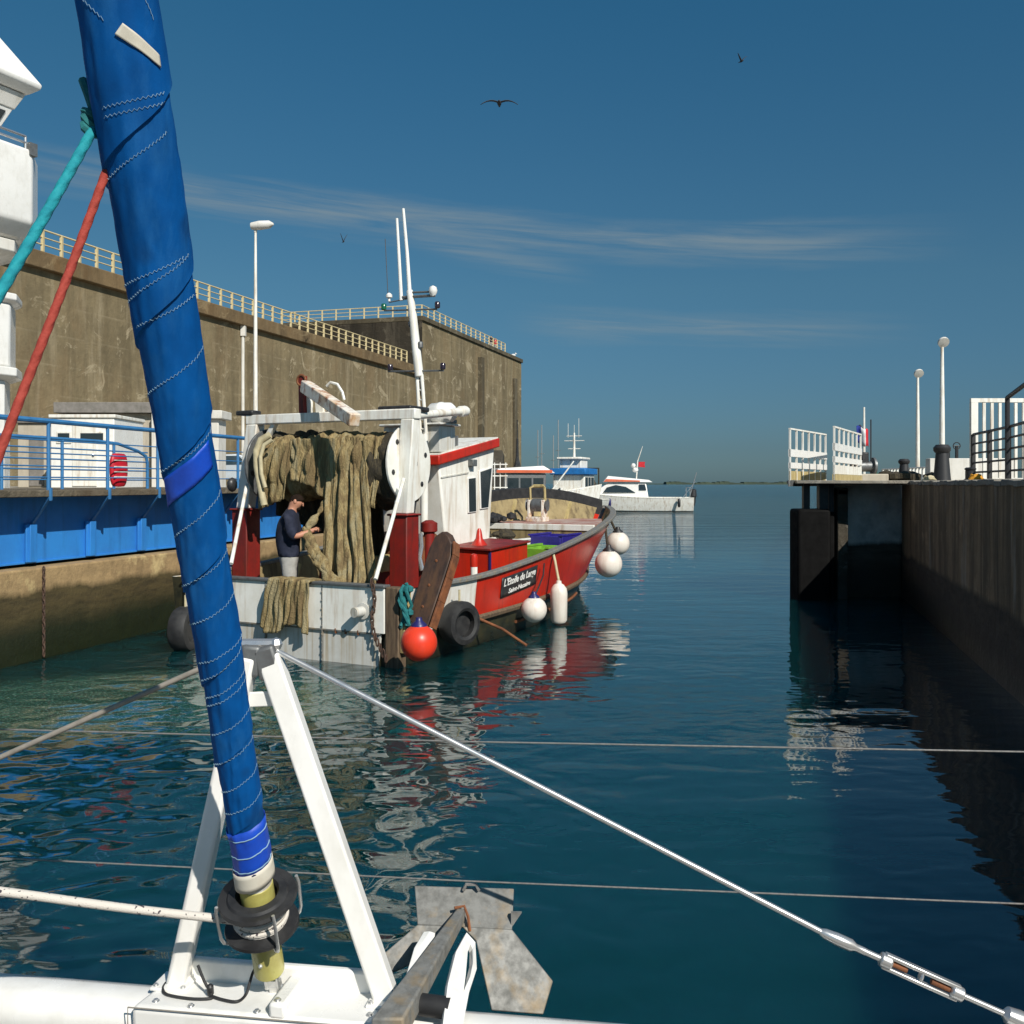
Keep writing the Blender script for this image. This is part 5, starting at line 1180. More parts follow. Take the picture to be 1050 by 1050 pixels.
q = bl(486, 585, t=-1.66); mb = MB(); mb.lathe((q.x, -1.66, .85), (0, 0, 1), [(.05, 0), (.05, .19)], 12); mb.build('bitt', WHITE_PAINT, tr)
mb = MB(); mb.lathe((q.x, -1.66, 1.041), (0, 0, 1), [(.052, 0), (.055, .13), (.045, .17), (.01, .185)], 12); mb.build('bitt', RED_PAINT, tr)
# name board, lettering painted on it
BX0, BX1 = 2.45, 3.66
def hull_at(x, z, off):
    u = x / 11.2
    for _ in range(6):
        f = (zg(u, -1) - z) / zg(u, -1); u = x / (11.2 * (1 - f) + 9.4 * f)
    return hullpt(u, z, -1, off)
def nb(u, v, off=.012):
    x = BX0 + (BX1 - BX0) * u; zt = zg(x / 11.0, -1)
    return hull_at(x, zt - .10 - .29 * v, off)
mb = MB(); mb.grid(nb, 14, 5); board = mb.build('name_board', BLACK_PLASTIC, hull, solid=.012)
def lettering(txt, uc, v, wfit, hfit, name, shear=.15, off=.0):
    cu = bpy.data.curves.new(name, 'FONT'); cu.body = txt; cu.size = 1; cu.extrude = .01; cu.shear = shear; cu.offset = off; cu.align_x = 'CENTER'; cu.align_y = 'CENTER'; cu.resolution_u = 3
    o = bpy.data.objects.new(name, cu); COL.objects.link(o)
    me = bpy.data.meshes.new_from_object(o.evaluated_get(bpy.context.evaluated_depsgraph_get())); bpy.data.objects.remove(o)
    xs = [q.co.x for q in me.vertices]; ys_ = [q.co.y for q in me.vertices]; W_ = max(xs) - min(xs); H_ = max(ys_) - min(ys_); xm, ym = (max(xs) + min(xs)) / 2, (max(ys_) + min(ys_)) / 2
    for q in me.vertices:
        q.co = nb(uc + (q.co.x - xm) / W_ * wfit, v - (q.co.y - ym) / H_ * hfit, .0215 if q.co.z > 0 else .015)
    me.materials.clear(); me.materials.append(WHITE_CLEAN)
    o = bpy.data.objects.new(name, me); COL.objects.link(o); o.parent = board
lettering("L'Etoile du Large", .5, .33, .9, .50, 'lettering', .18, .022)
lettering("Saint-Nazaire", .5, .77, .62, .24, 'lettering', .2, .02)
# working deck clutter that belongs to the boat
mb = MB(); q0, q1 = bl(383, 566, s=1.7), bl(404, 562, s=1.9); mb.box((1.6, q1.y, .95), (2.0, q0.y, 1.18)); mb.build('sorting_box', CREAM, tr, bev=.02)
mb = MB(); mb.box((1.9, -1.0, .3), (2.6, .9, 1.0)); mb.build('winch_base', DARKRED, tr, bev=.03)
mb = MB(); mb.lathe((2.2, -.9, 1.2), (0, 1, 0), [(.3, 0), (.3, .05), (.14, .06), (.14, .7), (.3, .72), (.3, .78), (.14, .8), (.14, 1.5), (.3, 1.52), (.3, 1.58)], 20); mb.build('trawl_winch', RUST, tr)
mb = MB(); q = bl(388, 530, s=2.0); mb.box((2.0, q.y - .07, q.z - .12), (2.05, q.y + .07, q.z + .1)); mb.build('panel', WHITE_PAINT, tr)
mb = MB(); q = bl(440, 530, s=2.1); mb.lathe((2.1, q.y, .3), (0, 0, 1), [(.08, 0), (.08, 1.2), (.12, 1.22), (.12, 1.34), (.05, 1.38)], 14); mb.build('vent_cowl', DARKRED, tr)
mb = MB(); mb.tube([bl(431, 547, s=1.9), bl(432, 560, s=1.9), bl(430, 572, s=1.85), bl(433, 585, s=1.85)], .035, 8); mb.build('wire_block', STEEL, tr)

# ---- fishing net
nt_ = thing('fishing_net', BW(GS + .18, 0, cz), 'olive fishing net wound on the trawler net drum and hanging to the deck', 'fishing net', rz=TRZ)
o0 = V((GS + .18, 0, cz)); tl, tr_ = lp_t - .2, ct + .08
mb = MB()
def drum(u, v):
    a = 2 * math.pi * u; t = tl + (tr_ - tl) * v; dn = max(0, -math.sin(a))
    r = .43 + .07 * noise.noise(V((t * 3, math.cos(a) * 1.5, math.sin(a) * 1.5))) + .025 * math.sin(t * 31 + 2.2 * math.cos(a) + 3 * noise.noise(V((t * 2, a, 0)))) + .012 * math.sin(t * 67 + 3 * math.sin(a))
    r += dn * (.06 + .08 * noise.noise(V((t * 4, 3, 1))))
    r *= .8 + .2 * min(1, min(v, 1 - v) * 9)
    return V((r * math.cos(a) * 1.0, t, r * math.sin(a)))
mb.grid(drum, 40, 110, cu=True); mb.build('wound_net', NET, nt_, ang=180)
# dark bunt end near starboard flange
mb = MB()
def drum2(u, v):
    a = 2 * math.pi * u; t = tr_ - .02 + .34 * v; r = .44 + .05 * noise.noise(V((t * 5, math.cos(a) * 2, math.sin(a) * 2))) + .02 * math.sin(a * 9 + t * 20)
    if math.sin(a) < 0: r *= 1 + .35 * -math.sin(a)
    return V((r * math.cos(a), t - .05, r * math.sin(a)))
mb.grid(drum2, 40, 14, cu=True); mb.build('dark_mesh', DNET, nt_, ang=180)
def pleat(name, top, bot, nu, nv, amp, npl, seed, mat, parent, curve=None, solid=.02, org=V((0, 0, 0))):
    """hanging pleated netting between polylines top and bot (boat coords)"""
    mb = MB()
    def at_(poly, u):
        x = u * (len(poly) - 1); i = min(int(x), len(poly) - 2); return V(poly[i]).lerp(V(poly[i + 1]), x - i)
    def f(u, v):
        w = curve(v) if curve else v
        p = at_(top, u).lerp(at_(bot, u), w)
        k = u * npl + .6 * noise.noise(V((u * 3, v * 1.5, seed)))
        d = amp * (.35 + .65 * v) * (math.sin(2 * math.pi * k) + .5 * math.sin(2 * math.pi * k * 2.3 + seed) + .9 * noise.noise(V((u * 9, v * 2.2, seed * 3))) + .6 * noise.noise(V((u * 26, v * 3, seed)))) + .012 * noise.noise(V((u * 90, v * 6, seed)))
        e = .025 * noise.noise(V((u * 5, v * 4, seed + 9)))
        return p + V((-d, e + .4 * d * math.cos(k * 5), .02 * noise.noise(V((u * 9, v * 2, 4))))) - org
    mb.grid(f, nu, nv); return mb.build(name, mat, parent, ang=180, solid=solid)
fs = GS - .28
pleat('hanging_net', [bl(338, 452, s=fs + .2), bl(357, 447, s=fs + .2), bl(374, 449, s=fs + .15)], [bl(331, 599, s=.5), bl(356, 600, s=.42), bl(386, 600, s=.42)], 110, 60, .042, 3.3, 3, NET, nt_, org=o0)
pleat('hanging_net', [bl(372, 449, s=fs + .1), bl(392, 447, s=fs + .12)], [bl(375, 516, s=fs - .06), bl(384, 522, s=fs - .04)], 24, 20, .02, 1.6, 8, NET, nt_, org=o0)
pleat('hanging_net', [bl(268, 462, s=fs + .12), bl(300, 452, s=fs + .1)], [bl(268, 522, s=fs + .05), bl(290, 512, s=fs + .02)], 34, 20, .03, 2.0, 5, NET, nt_, org=o0)
pleat('hanging_net', [bl(298, 450, s=fs + .1), bl(345, 449, s=fs + .08)], [bl(300, 492, s=fs - .0), bl(318, 498, s=fs), bl(340, 518, s=fs - .02)], 50, 20, .03, 3.0, 6, NET, nt_, org=o0)
pleat('dark_mesh', [bl(280, 470, s=GS + .3), bl(392, 470, s=GS + .3)], [bl(286, 528, s=GS + .35), bl(392, 575, s=GS + .5)], 60, 16, .05, 9, 2, DNET, nt_, org=o0)
# bunched strand from the drum over the man's hands to the deck
pts = [bl(334, 515, s=fs + .0), bl(326, 528, s=.75), bl(316, 541, s=.62), bl(320, 556, s=.5), bl(328, 572, s=.42), bl(337, 588, s=.38), bl(347, 602, s=.36)]
def strand(name, pts, r, mat, parent, org, seed=1, n=40):
    P_ = []
    for i in range(n):
        x = i / (n - 1) * (len(pts) - 1); k = min(int(x), len(pts) - 2); a, b_ = V(pts[k]), V(pts[k + 1]); m0 = V(pts[max(0, k - 1)]); m3 = V(pts[min(len(pts) - 1, k + 2)]); t = x - k
        P_.append(.5 * (2 * a + (b_ - m0) * t + (2 * m0 - 5 * a + 4 * b_ - m3) * t * t + (3 * a - m0 - 3 * b_ + m3) * t ** 3) - org)
    mb = MB(); mb.tube(P_, [r * (.55 + .55 * i / n + .18 * math.sin(i * .7 + seed)) for i in range(n)], 12)
    for v_ in mb.bm.verts: v_.co += V((noise.noise(v_.co * 14), noise.noise(v_.co * 14 + V((5, 1, 2))), 0)) * r * .55
    return mb.build(name, mat, parent, ang=180)
strand('net_strand', pts, .065, NET, nt_, o0)
strand('net_strand', [q + V((-.02, .05, .0)) for q in pts[2:]], .06, NET, nt_, o0, 4)
# cream hose looped at the port end
mb = MB(); mb.tube([bl(277, 446, s=fs), bl(268, 451, s=fs - .05), bl(263, 462, s=fs - .1), bl(263, 478, s=fs - .12), bl(266, 495, s=fs - .12), bl(271, 518, s=fs - .1)], [.05, .055, .05, .045, .045, .05], 10)
o = mb.build('hose', HOSE); o.location = TO; o.rotation_euler.z = TRZ; tag(o, 'cream hose looped over the port end of the net drum', 'hose')
mb = MB(); mb.tube([bl(279, 451, s=fs - .05), bl(271, 456, s=fs - .1), bl(267, 468, s=fs - .14), bl(268, 486, s=fs - .15), bl(272, 500, s=fs - .14)], .03, 10)
o = mb.build('hose', HOSE); o.location = TO; o.rotation_euler.z = TRZ; tag(o, 'thinner pale hose hanging just inside the cream hose', 'hose')
mb = MB()
for i in range(18): mb.ball(bl(random.uniform(272, 345), random.uniform(443, 450), s=GS + .1), random.uniform(.05, .11), 8, (1, 1.3, .8))
o = mb.build('float_line', DNET); o.location = TO; o.rotation_euler.z = TRZ; tag(o, 'dark float line heaped on top of the wound net', 'float line')
# net draped over the white stern
mb = MB()
def drape(u, v):
    wd = .36 + .10 * v; tc_ = bl(303, 600, s=-.1).y + .02 * v + (.10 * v)
    t = tc_ + wd * (0.5 - u) * 2 * (.72 if v < .2 else 1) * .8
    L = v * 1.13 - .3
    if L < 0: s, z = .05 - L * .8, .995 - .12 * (L / .3) ** 2
    elif L < .1: s, z = .05 - .2 * (L / .1), .995
    else: s, z = -.15, .995 - (L - .1) * (.85 + .1 * math.sin(u * 7))
    k = .035 * math.sin(u * 23 + 2 * v) + .03 * noise.noise(V((u * 7, v * 3, 2))) + .018 * math.sin(u * 47)
    return V((s - abs(k) - .01, t + .03 * noise.noise(V((u * 3, v * 4, 7))), z + .25 * k))
mb.grid(drape, 50, 40); o = mb.build('net_bundle', NET, ang=180, solid=.025); o.location = TO; o.rotation_euler.z = TRZ; tag(o, 'fold of olive net draped over the white stern rail', 'fishing net')
# ---- otter board
ob = thing('otter_board', BW(.2, -2.1, 0), 'dark brown wooden trawl board with rounded top hung upright on the starboard quarter', 'trawl board', rz=TRZ)
o0 = V((.2, -2.1, 0)); fr = lambda px, py: bl(px, py, s=-.08 + .5 * (650 - py) / 105) - o0
poly = [(419, 636), (425, 612), (433, 585), (440, 562), (446, 550), (453, 545), (459, 549), (463, 558), (462, 570), (455, 592), (447, 616), (438, 643), (430, 646)]
mb = MB(); mb.prism([fr(*q) for q in poly], (.1, -.02, 0)); mb.build('planks', BOARD, ob, bev=.012)
mb = MB(); ed = [(463.5, 557), (463, 571), (456, 594), (448, 618), (439, 645)]
for a, c in zip(ed, ed[1:]): mb.bar(fr(*a) + V((.05, -.03, 0)), fr(*c) + V((.05, -.03, 0)), .14, .03, (0, -1, 0))
mb.build('iron_shoe', RUST, ob, bev=.006)
for py in (575, 600, 622):
    mb = MB(); q = fr(440 + (600 - py) * .3, py); mb.ball(q + V((-.004, 0, 0)), .02, 8, (.6, 1, 1)); mb.build('bolt', RUST, ob)
# ---- fenders, tyres
def ball_fender(label, px, py, D, r, mat, cap, grp):
    c = P(px, py, D); t = thing('ball_fender', c, label, 'fender', grp)
    mb = MB(); mb.lathe((0, 0, 0), (0, 0, 1), [(r * math.sin(a), -r * math.cos(a)) for a in [k * math.pi / 20 for k in range(18)]] + [(r * .34, r * 1.04)], 24); mb.build('ball', mat, t, ang=60)
    mb = MB(); mb.lathe((0, 0, r * .9), (0, 0, 1), [(r * .45, 0), (r * .42, r * .12), (r * .2, r * .3), (r * .16, r * .48), (.01, r * .5)], 16); mb.build('eye', cap, t)
    return t
ball_fender('orange red ball fender floating at the trawler stern corner', 429.5, 659, 11.0, .207, ORANGE_FENDER, NAVY, None)
ball_fender('white ball fender with dark blue cap hung below the black name board', 547.5, 625, 14.3, .19, WHITE_FENDER, NAVY, 'white ball fenders along the starboard bow')
ball_fender('larger lower white ball fender nearest the bow', 624, 578, 18.6, .262, WHITE_FENDER, BLACK_PLASTIC, 'white ball fenders along the starboard bow')
ball_fender('upper white ball fender at the tip of the bow', 633.5, 557, 19.8, .24, WHITE_FENDER, BLACK_PLASTIC, 'white ball fenders along the starboard bow')
c = P(573, 618, 15.2); t = thing('sausage_fender', c, 'long white cylindrical fender hung on a pale rope from the red rail', 'fender')
mb = MB(); mb.lathe((0, 0, 0), (0, 0, 1), [(.03, -.32), (.1, -.31), (.13, -.27), (.135, .15), (.125, .22), (.08, .28), (.045, .30), (.04, .34), (.01, .35)], 20); mb.build('body', WHITE_FENDER, t)
def smooth(pts, n=6):
    P_ = []
    for k in range(len(pts) - 1):
        a, b_ = V(pts[k]), V(pts[k + 1]); m0 = V(pts[max(0, k - 1)]); m3 = V(pts[min(len(pts) - 1, k + 2)])
        for j in range(n):
            t = j / n; P_.append(.5 * (2 * a + (b_ - m0) * t + (2 * m0 - 5 * a + 4 * b_ - m3) * t * t + (3 * a - m0 - 3 * b_ + m3) * t ** 3))
    return P_ + [V(pts[-1])]
def rope(name, label, pts, r, mat, cat='rope', grp=None):
    if len(pts) > 4: pts = smooth(pts)
    mb = MB(); mb.tube(pts, r, 16); return tag(mb.build(name, mat, ang=85), label, cat, grp)
def laid_rope(label, pts, r, mat, lay=.045):
    a_, b_ = V(pts[0]), V(pts[-1]); L = (b_ - a_).length; d = (b_ - a_).normalized(); x = d.orthogonal().normalized(); y = d.cross(x); n = int(L / .0045); sag = .006
    mb = MB()
    def f(u, v):
        an = 2 * math.pi * u; k = r * (1 + .055 * math.cos(4 * an - 2 * math.pi * v * L / lay * 1.0) + .01 * noise.noise(V((an, v * L * 30, 0))))
        return a_ + d * (L * v) - V((0, 0, sag * math.sin(math.pi * min(1, v * 2.5)))) + x * (k * math.cos(an)) + y * (k * math.sin(an))
    mb.grid(f, 24, n, cu=True); return tag(mb.build('rope', mat, ang=180), label, 'rope')
rope('rope', 'pale rope holding the long white cylindrical fender', [P(573, 596, 15.2), P(571, 586, 15.3), P(569, 575, 15.35), P(567, 567, 15.5)], .022, HOSE)
rope('rope', 'short dark rope holding the ball fender below the name board', [P(548.5, 611, 14.3), P(552, 603, 14.4), P(557, 590, 14.75), P(558, 578, 14.95)], .012, BLACK_PLASTIC)
rope('rope', 'frayed rope tying the two white ball fenders to the bow', [P(624, 562, 18.6), P(622, 552, 19.0), P(621, 535, 20.4), P(625, 532, 20.4), P(632, 546, 19.8)], .025, DNET)
rope('rope', 'rust coloured rope trailing from the hull side into the water', [P(490, 634, 13.1), P(515, 645, 13.0), P(540, 662, 12.8)], .02, RUST)
def tyre_fender(label, c, ax, r, w):
    t = thing('tyre_fender', c, label, 'tyre fender', 'tyre fenders on the trawler quarters'); ax = V(ax).normalized()
    mb = MB(); mb.lathe(-ax * w / 2, ax, [(r * .58, .02), (r * .72, 0), (r * .93, w * .06), (r, w * .22), (r, w * .78), (r * .93, w * .94), (r * .72, w), (r * .58, w - .02), (r * .62, w * .5), (r * .58, .02)], 30, caps=False); mb.build('tread', BLACK_RUBBER, t)
    mb = MB(); mb.tube([(0, 0, r * .8), (0, 0, r * 1.5)], .015, 6); mb.build('hanging_rope', HOSE, t)
    mb = MB(); mb.lathe(-ax * w * .2, ax, [(.02, 0), (r * .6, 0), (r * .6, w * .3), (.02, w * .3)], 24); mb.build('hole_dark_disc', BLACK_RUBBER, t)  # black disc added to make the open hole of the tyre dark
p = bl(471, 638, t=-2.06); tyre_fender('black tyre fender hanging beside the brown trawl board', BW(p.x, -2.06, P(0, 639, BW(p.x, -2.06, 0).y).z), -PO - HD * .25, .285, .26)
p = bl(190, 646, t=2.06); tyre_fender('black tyre fender on the far quarter, left of the blue sail', P(190, 645, 13.0), PO - HD * .35, .30, .26)
# teal rope tangle at the corner post
tg = MB()
for k in range(5):
    x0 = random.uniform(412, 420); tg.tube([P(x0 + 3 * math.sin(j * 1.3 + k), 600 + j * 7 + random.uniform(-2, 2), 11.55 + .04 * math.sin(j + k)) for j in range(7)], .022, 6)
for k in range(9): tg.ball(P(random.uniform(413, 421), random.choice((604, 608, 628, 633, 637)), 11.55), random.uniform(.025, .05), 7)
tag(tg.build('rope_tangle', DTEAL), 'teal rope tangle hanging between corner post and trawl board', 'rope')
# ---- crates and gear on the fore part of the deck
def crate(label, s, t, z, L, Wd, h, mat, rz=0, grp='fish crates on the trawler deck'):
    r = thing('fish_crate', BW(s, t, z), label, 'crate', grp, TRZ + rz)
    mb = MB(); mb.box((-L / 2, -Wd / 2, 0), (L / 2, Wd / 2, .03))
    for x in (-1, 1): mb.hexa([(x * L / 2 - .02, -Wd / 2, .03), (x * L / 2 + .02, -Wd / 2, .03), (x * L / 2 + .02, Wd / 2, .03), (x * L / 2 - .02, Wd / 2, .03), (x * (L / 2 + .03) - .02, -Wd / 2 - .02, h), (x * (L / 2 + .03) + .02, -Wd / 2 - .02, h), (x * (L / 2 + .03) + .02, Wd / 2 + .02, h), (x * (L / 2 + .03) - .02, Wd / 2 + .02, h)])
    for y in (-1, 1): mb.hexa([(-L / 2, y * Wd / 2 - .02, .03), (L / 2, y * Wd / 2 - .02, .03), (L / 2, y * Wd / 2 + .02, .03), (-L / 2, y * Wd / 2 + .02, .03), (-L / 2 - .03, y * (Wd / 2 + .03) - .02, h), (L / 2 + .03, y * (Wd / 2 + .03) - .02, h), (L / 2 + .03, y * (Wd / 2 + .03) + .02, h), (-L / 2 - .03, y * (Wd / 2 + .03) + .02, h)])
    mb.build('box', mat, r, bev=.01)
    mb = MB(); mb.box((-L / 2 - .06, -Wd / 2 - .06, h + .001), (L / 2 + .06, -Wd / 2 - .0, h + .03)); mb.box((-L / 2 - .06, Wd / 2, h + .001), (L / 2 + .06, Wd / 2 + .06, h + .03)); mb.build('rim', mat, r)
crate('bright green fish crate between the red casing and the starboard rail', 5.35, -1.2, .75, .85, .5, .37, GREEN_PL)
crate('white fish crate under the bright green crate', 5.35, -1.2, .302, .8, .5, .40, WHITE_CLEAN)
crate('dark blue fish crate beside the starboard bow rail', 6.35, -.95, .85, .75, .55, .42, BLUE_PL)
crate('grey white fish crate under the dark blue crate', 6.35, -.95, .302, .75, .55, .50, WHITE_GREY)
crate('dirty white fish crate behind the green crate', 5.6, -.3, .70, .7, .6, .5, WHITE_PAINT)
crate('cream fish crate near the wheelhouse front', 5.3, .35, .302, .7, .5, .92, CREAM)
mb = MB()
for i in range(14): mb.ball((random.uniform(-.5, .4), random.uniform(-.35, .35), random.uniform(0, .12)), random.uniform(.07, .15), 8, (1.4, 1, .7))
o = mb.build('gear_heap', M('red_tarpaulin', (.25, .012, .012), .7)); o.location = BW(6.9, -.85, 1.0); o.rotation_euler.z = TRZ; tag(o, 'dark red tarpaulin bundle beside the dark blue crate', 'tarpaulin')
mb = MB()
for i in range(12): mb.ball((random.uniform(-.7, .5), random.uniform(-.5, .5), random.uniform(0, .1)), random.uniform(.08, .17), 8, (1.5, 1, .6))
o = mb.build('net_heap', DNET); o.location = BW(5.6, .3, 1.25); o.rotation_euler.z = TRZ; tag(o, 'dark net heap in front of the wheelhouse', 'fishing net')
# ---- deckhand
q = bl(297, 560, s=.55)
hd_t = R(6)
person('bearded man in navy t-shirt and grey trousers bent over the net at the trawler stern', BW(.55, q.y, .302), hd_t, PT, RD, (TSHIRT, JEANS))
PS = [list(q) for q in PT]
for i, pz_ in ((8, (.0, .26, 1.15)), (9, (.03, .25, .92)), (10, (.05, .25, .84)), (12, (.0, -.26, 1.15)), (13, (.03, -.25, .92)), (14, (.05, -.25, .84)), (4, (0, 0, 1.555)), (5, (.01, 0, 1.65)), (6, (.01, 0, 1.74))): PS[i] = pz_
for px, lab, c1 in ((509, 'left person in dark clothes standing at the far bunker roof railing', (TSHIRT, JEANS)), (513.5, 'right person in a red top standing at the far bunker roof railing', (RED_PL, JEANS))):
    k = (px - CX) / F; y = 39.5 / (.30 - k) ; q = BK(y, .7)
    person(lab, (q.x, q.y, 19.41), R(-60), PS, RD, c1, hands=False)

# ------------------------------------------------------------------ the catamaran the picture is taken from
ct_ = thing('catamaran', (-.7, 2.85, 0), 'white catamaran bow with blue furled headsail, cross beam and white striker frame in the foreground', 'boat')
CO = ct_.location.copy()
bd = V((1, -.15, 0)).normalized(); af = V((-.15, -1, 0)).normalized(); UP = V((0, 0, 1))
F0 = V((-1.585, 3.02, 0))
def FE(x, aft=0, z=0): return F0 + V((x + 1.585, -.15 * (x + 1.585), 0)) + af * aft + UP * z - CO
def C(px, py, D): return P(px, py, D) - CO
# cross beam, rounded section
mb = MB(); sec = [(0, .62), (-.004, .66), (.012, .692), (.045, .702), (.10, .70), (.135, .685), (.15, .65), (.15, .60), (.13, .575), (.02, .575)]
rings = []
for i in range(40):
    x = -3.3 + 5.8 * i / 39; rings.append([mb.v(FE(x, a, z)) for a, z in sec])
for A, B in zip(rings, rings[1:]):
    for j in range(len(sec)): mb.face([A[j], A[(j + 1) % len(sec)], B[(j + 1) % len(sec)], B[j]])
mb.face(rings[0]); mb.face(rings[-1][::-1]); mb.build('cross_beam', WHITE_CLEAN, ct_, ang=60)
def fx(px, z=.7):   # x on the beam's far edge seen at px
    k = (px - CX) / F; return k * (3.02 - .15 * 1.585) / (1 + .15 * k)
# casting / tray under the striker
mb = MB(); x0, x1 = fx(168), fx(402)
mb.prism([FE(x0 + .02, -.015, .60), FE(x1, -.015, .60), FE(x1, .175, .60), FE(x0 - .01, .175, .60)], (0, 0, .118)); tray = mb.build('striker_base', WHITE_CLEAN, ct_, bev=.02, seg=3)
mb = MB(); mb.prism([FE(x0 + .09, -.016, .71), FE(x1, -.016, .71), FE(x1, .012, .71), FE(x0 + .09, .012, .71)], (0, 0, .07)); mb.build('back_wall', WHITE_CLEAN, tray, bev=.008)
xr = fx(298); mb = MB(); mb.prism([FE(xr, .0, .71), FE(xr + .05, .0, .71), FE(xr + .05, .17, .71), FE(xr, .17, .71)], (0, 0, .045)); mb.build('rib', WHITE_CLEAN, tray, bev=.01)
for bx_, ba_ in ((x0 + .05, .05), (x0 + .05, .14), (xr - .04, .15), (xr + .02, .15), (x1 - .03, .12), (x0 + .16, .15)):
    mb = MB(); mb.lathe(FE(bx_, ba_, .715 if bx_ != xr + .02 else .752), UP, [(.011, 0), (.011, .004), (.0065, .0045), (.0065, .009), (.001, .0095)], 12); mb.build('bolt', STEEL, tray)
mb = MB(); mb.tube([FE(x0 - .014, .178, .60), FE(x0 - .014, .178, .715), FE(x1 + .05, .178, .715)], .0022, 5); mb.build('joint_line', STRAP, tray)
# striker frame
apex = C(266, 662, 2.92)
bl_, br_ = FE(fx(186), .03, .70), FE(fx(402), .03, .70)
apl, apr = apex + V((-.03, 0, -.03)), apex + V((.03, 0, -.03))
st = None
mb = MB(); mb.bar(bl_, apl, .055, .075, (0, -1, 0)); mb.build('striker_leg', WHITE_CLEAN, ct_, bev=.012, seg=3)
mb = MB(); mb.bar(br_, apr, .066, .06, (0, -1, 0)); mb.build('striker_leg', WHITE_CLEAN, ct_, bev=.008, seg=3)
for q_ in (bl_, br_):
    mb = MB(); mb.obox(q_ + V((0, -.01, .022)), bd * .055, af * .05, UP * .005); ft = mb.build('foot_plate', WHITE_CLEAN, ct_, bev=.003)
    for sx_ in (-.042, .042):
        mb = MB(); mb.lathe(q_ + V((0, -.01, .026)) + bd * sx_ + af * .036, UP, [(.008, 0), (.008, .004), (.005, .0045), (.005, .008), (.001, .0085)], 10); mb.build('bolt', STEEL, ft)
mb = MB(); a_, b_ = bl_.lerp(apl, .865), br_.lerp(apr, .875); mb.bar(a_, b_, .012, .045); mb.build('cross_bar', WHITE_CLEAN, ct_, bev=.004)
mb = MB(); mb.bar(apl + V((.004, 0, -.06)), apl + V((.012, 0, .035)), .06, .066, (0, -1, 0)); mb.bar(apr + V((.012, -.0, -.065)), apr + V((-.016, 0, .03)), .07, .066, (0, -1, 0)); ap = mb.build('apex_fitting', GREYMETAL, ct_, bev=.012, seg=3)
mb = MB(); mb.tube([apex + V((-.05, 0, .005)), apex + V((.05, 0, .005))], .016, 8); mb.ball(apex + V((.05, 0, .005)), .02, 8); mb.build('pin', STEEL, ap)
# striker wires
re_ = C(1040, 1044, 2.58); tb0, tb1 = C(845, 957, 2.655), C(1008, 1030, 2.59)
mb = MB(); mb.tube([apex + V((.02, 0, 0)), tb0], .0085, 10); mb.build('striker_wire', STEEL, ct_)
mb = MB(); d_ = (tb1 - tb0).normalized(); L_ = (tb1 - tb0).length
mb.lathe(tb0 - d_ * .01, d_, [(.009, 0), (.0135, .012), (.0165, .045), (.0165, .085), (.010, .098), (.010, .12), (.009, .13), (.0085, .19)], 14); tbk = mb.build('terminal', STEEL, ct_, bev=.0)
s_ = d_.cross(UP).normalized(); u_ = s_.cross(d_).normalized()
t0_, t1_ = .155, L_ - .055
mb = MB()
mb.lathe(tb0 + d_ * t0_, d_, [(.010, 0), (.019, .002), (.019, .03), (.012, .034)], 14); mb.lathe(tb0 + d_ * (t1_ - .034), d_, [(.012, 0), (.019, .004), (.019, .034), (.010, .036)], 14)
mb.lathe(tb0 + d_ * ((t0_ + t1_) / 2 - .004), d_, [(.012, 0), (.015, .001), (.015, .007), (.012, .008)], 12)
for sg in (-1, 1):
    mb.obox(tb0 + d_ * ((t0_ + t1_) / 2) + u_ * (.0165 * sg), d_ * ((t1_ - t0_) / 2 - .01), s_ * .010, u_ * .0055)
mb.build('turnbuckle', STEEL, ct_, bev=.003)
for a_, b_ in ((t0_ + .03, t0_ + .075), (t1_ - .085, t1_ - .03)):
    mb = MB(); mb.tube([tb0 + d_ * a_, tb0 + d_ * b_], .008, 10); mb.build('screw', RUST, tbk)
mb = MB(); mb.tube([tb0 + d_ * (t1_ + .0), re_], .008, 10); mb.lathe(re_ - d_ * .03, d_, [(.01, 0), (.022, .01), (.026, .04), (.022, .09), (.012, .1)], 12); mb.tube([re_ + d_ * .04, V((re_.x + .06, re_.y + .03, .69))], .02, 8); mb.build('toggle', STEEL, ct_)
le = FE(-2.9, .05, .76); mb = MB(); mb.tube([apex + V((-.02, 0, 0)), le], .0085, 10); mb.build('striker_strap', STRAP, ct_)
# bow-to-bow wires
for (yl, yr, name) in ((747, 770, 'upper'), (879, 926, 'lower')):
    a_, b_ = C(0, yl, 4.3), C(1050, yr, 3.67); mb = MB(); dd = b_ - a_; mb.tube([a_ - dd * .22, a_ + dd * .5 - UP * .012, b_ + dd * .2], .0036, 8); mb.build('bow_wire', WIRE, ct_)
# bows
for sx, xc in ((-1, -3.3), (1, 2.75)):
    mb = MB(); rings = []
    for i in range(16):
        yy = 4.7 - i * .7; k = min(1, (i + .05) / 6); w = .06 + .42 * k ** .7
        x = xc + .255 * (yy - 2.8) * .45
        rings.append([mb.v(V((x + sx_ * w * q, yy, z)) - CO) for sx_, q, z in ((-1, 1, .8), (-1, .95, .3), (-1, .7, -.2), (0, 0, -.4), (1, .7, -.2), (1, .95, .3), (1, 1, .8), (0, 0, .84))])
    for A, B in zip(rings, rings[1:]):
        for j in range(8): mb.face([A[j], A[(j + 1) % 8], B[(j + 1) % 8], B[j]])
    mb.face(rings[0]); mb.face(rings[-1][::-1]); mb.build('hull', WHITE_CLEAN, ct_)
mb = MB(); mb.box((-2.9 - CO.x, -3 - CO.y, .58), (2.2 - CO.x, 2.2 - CO.y, .60)); mb.build('trampoline', STRAP, ct_)

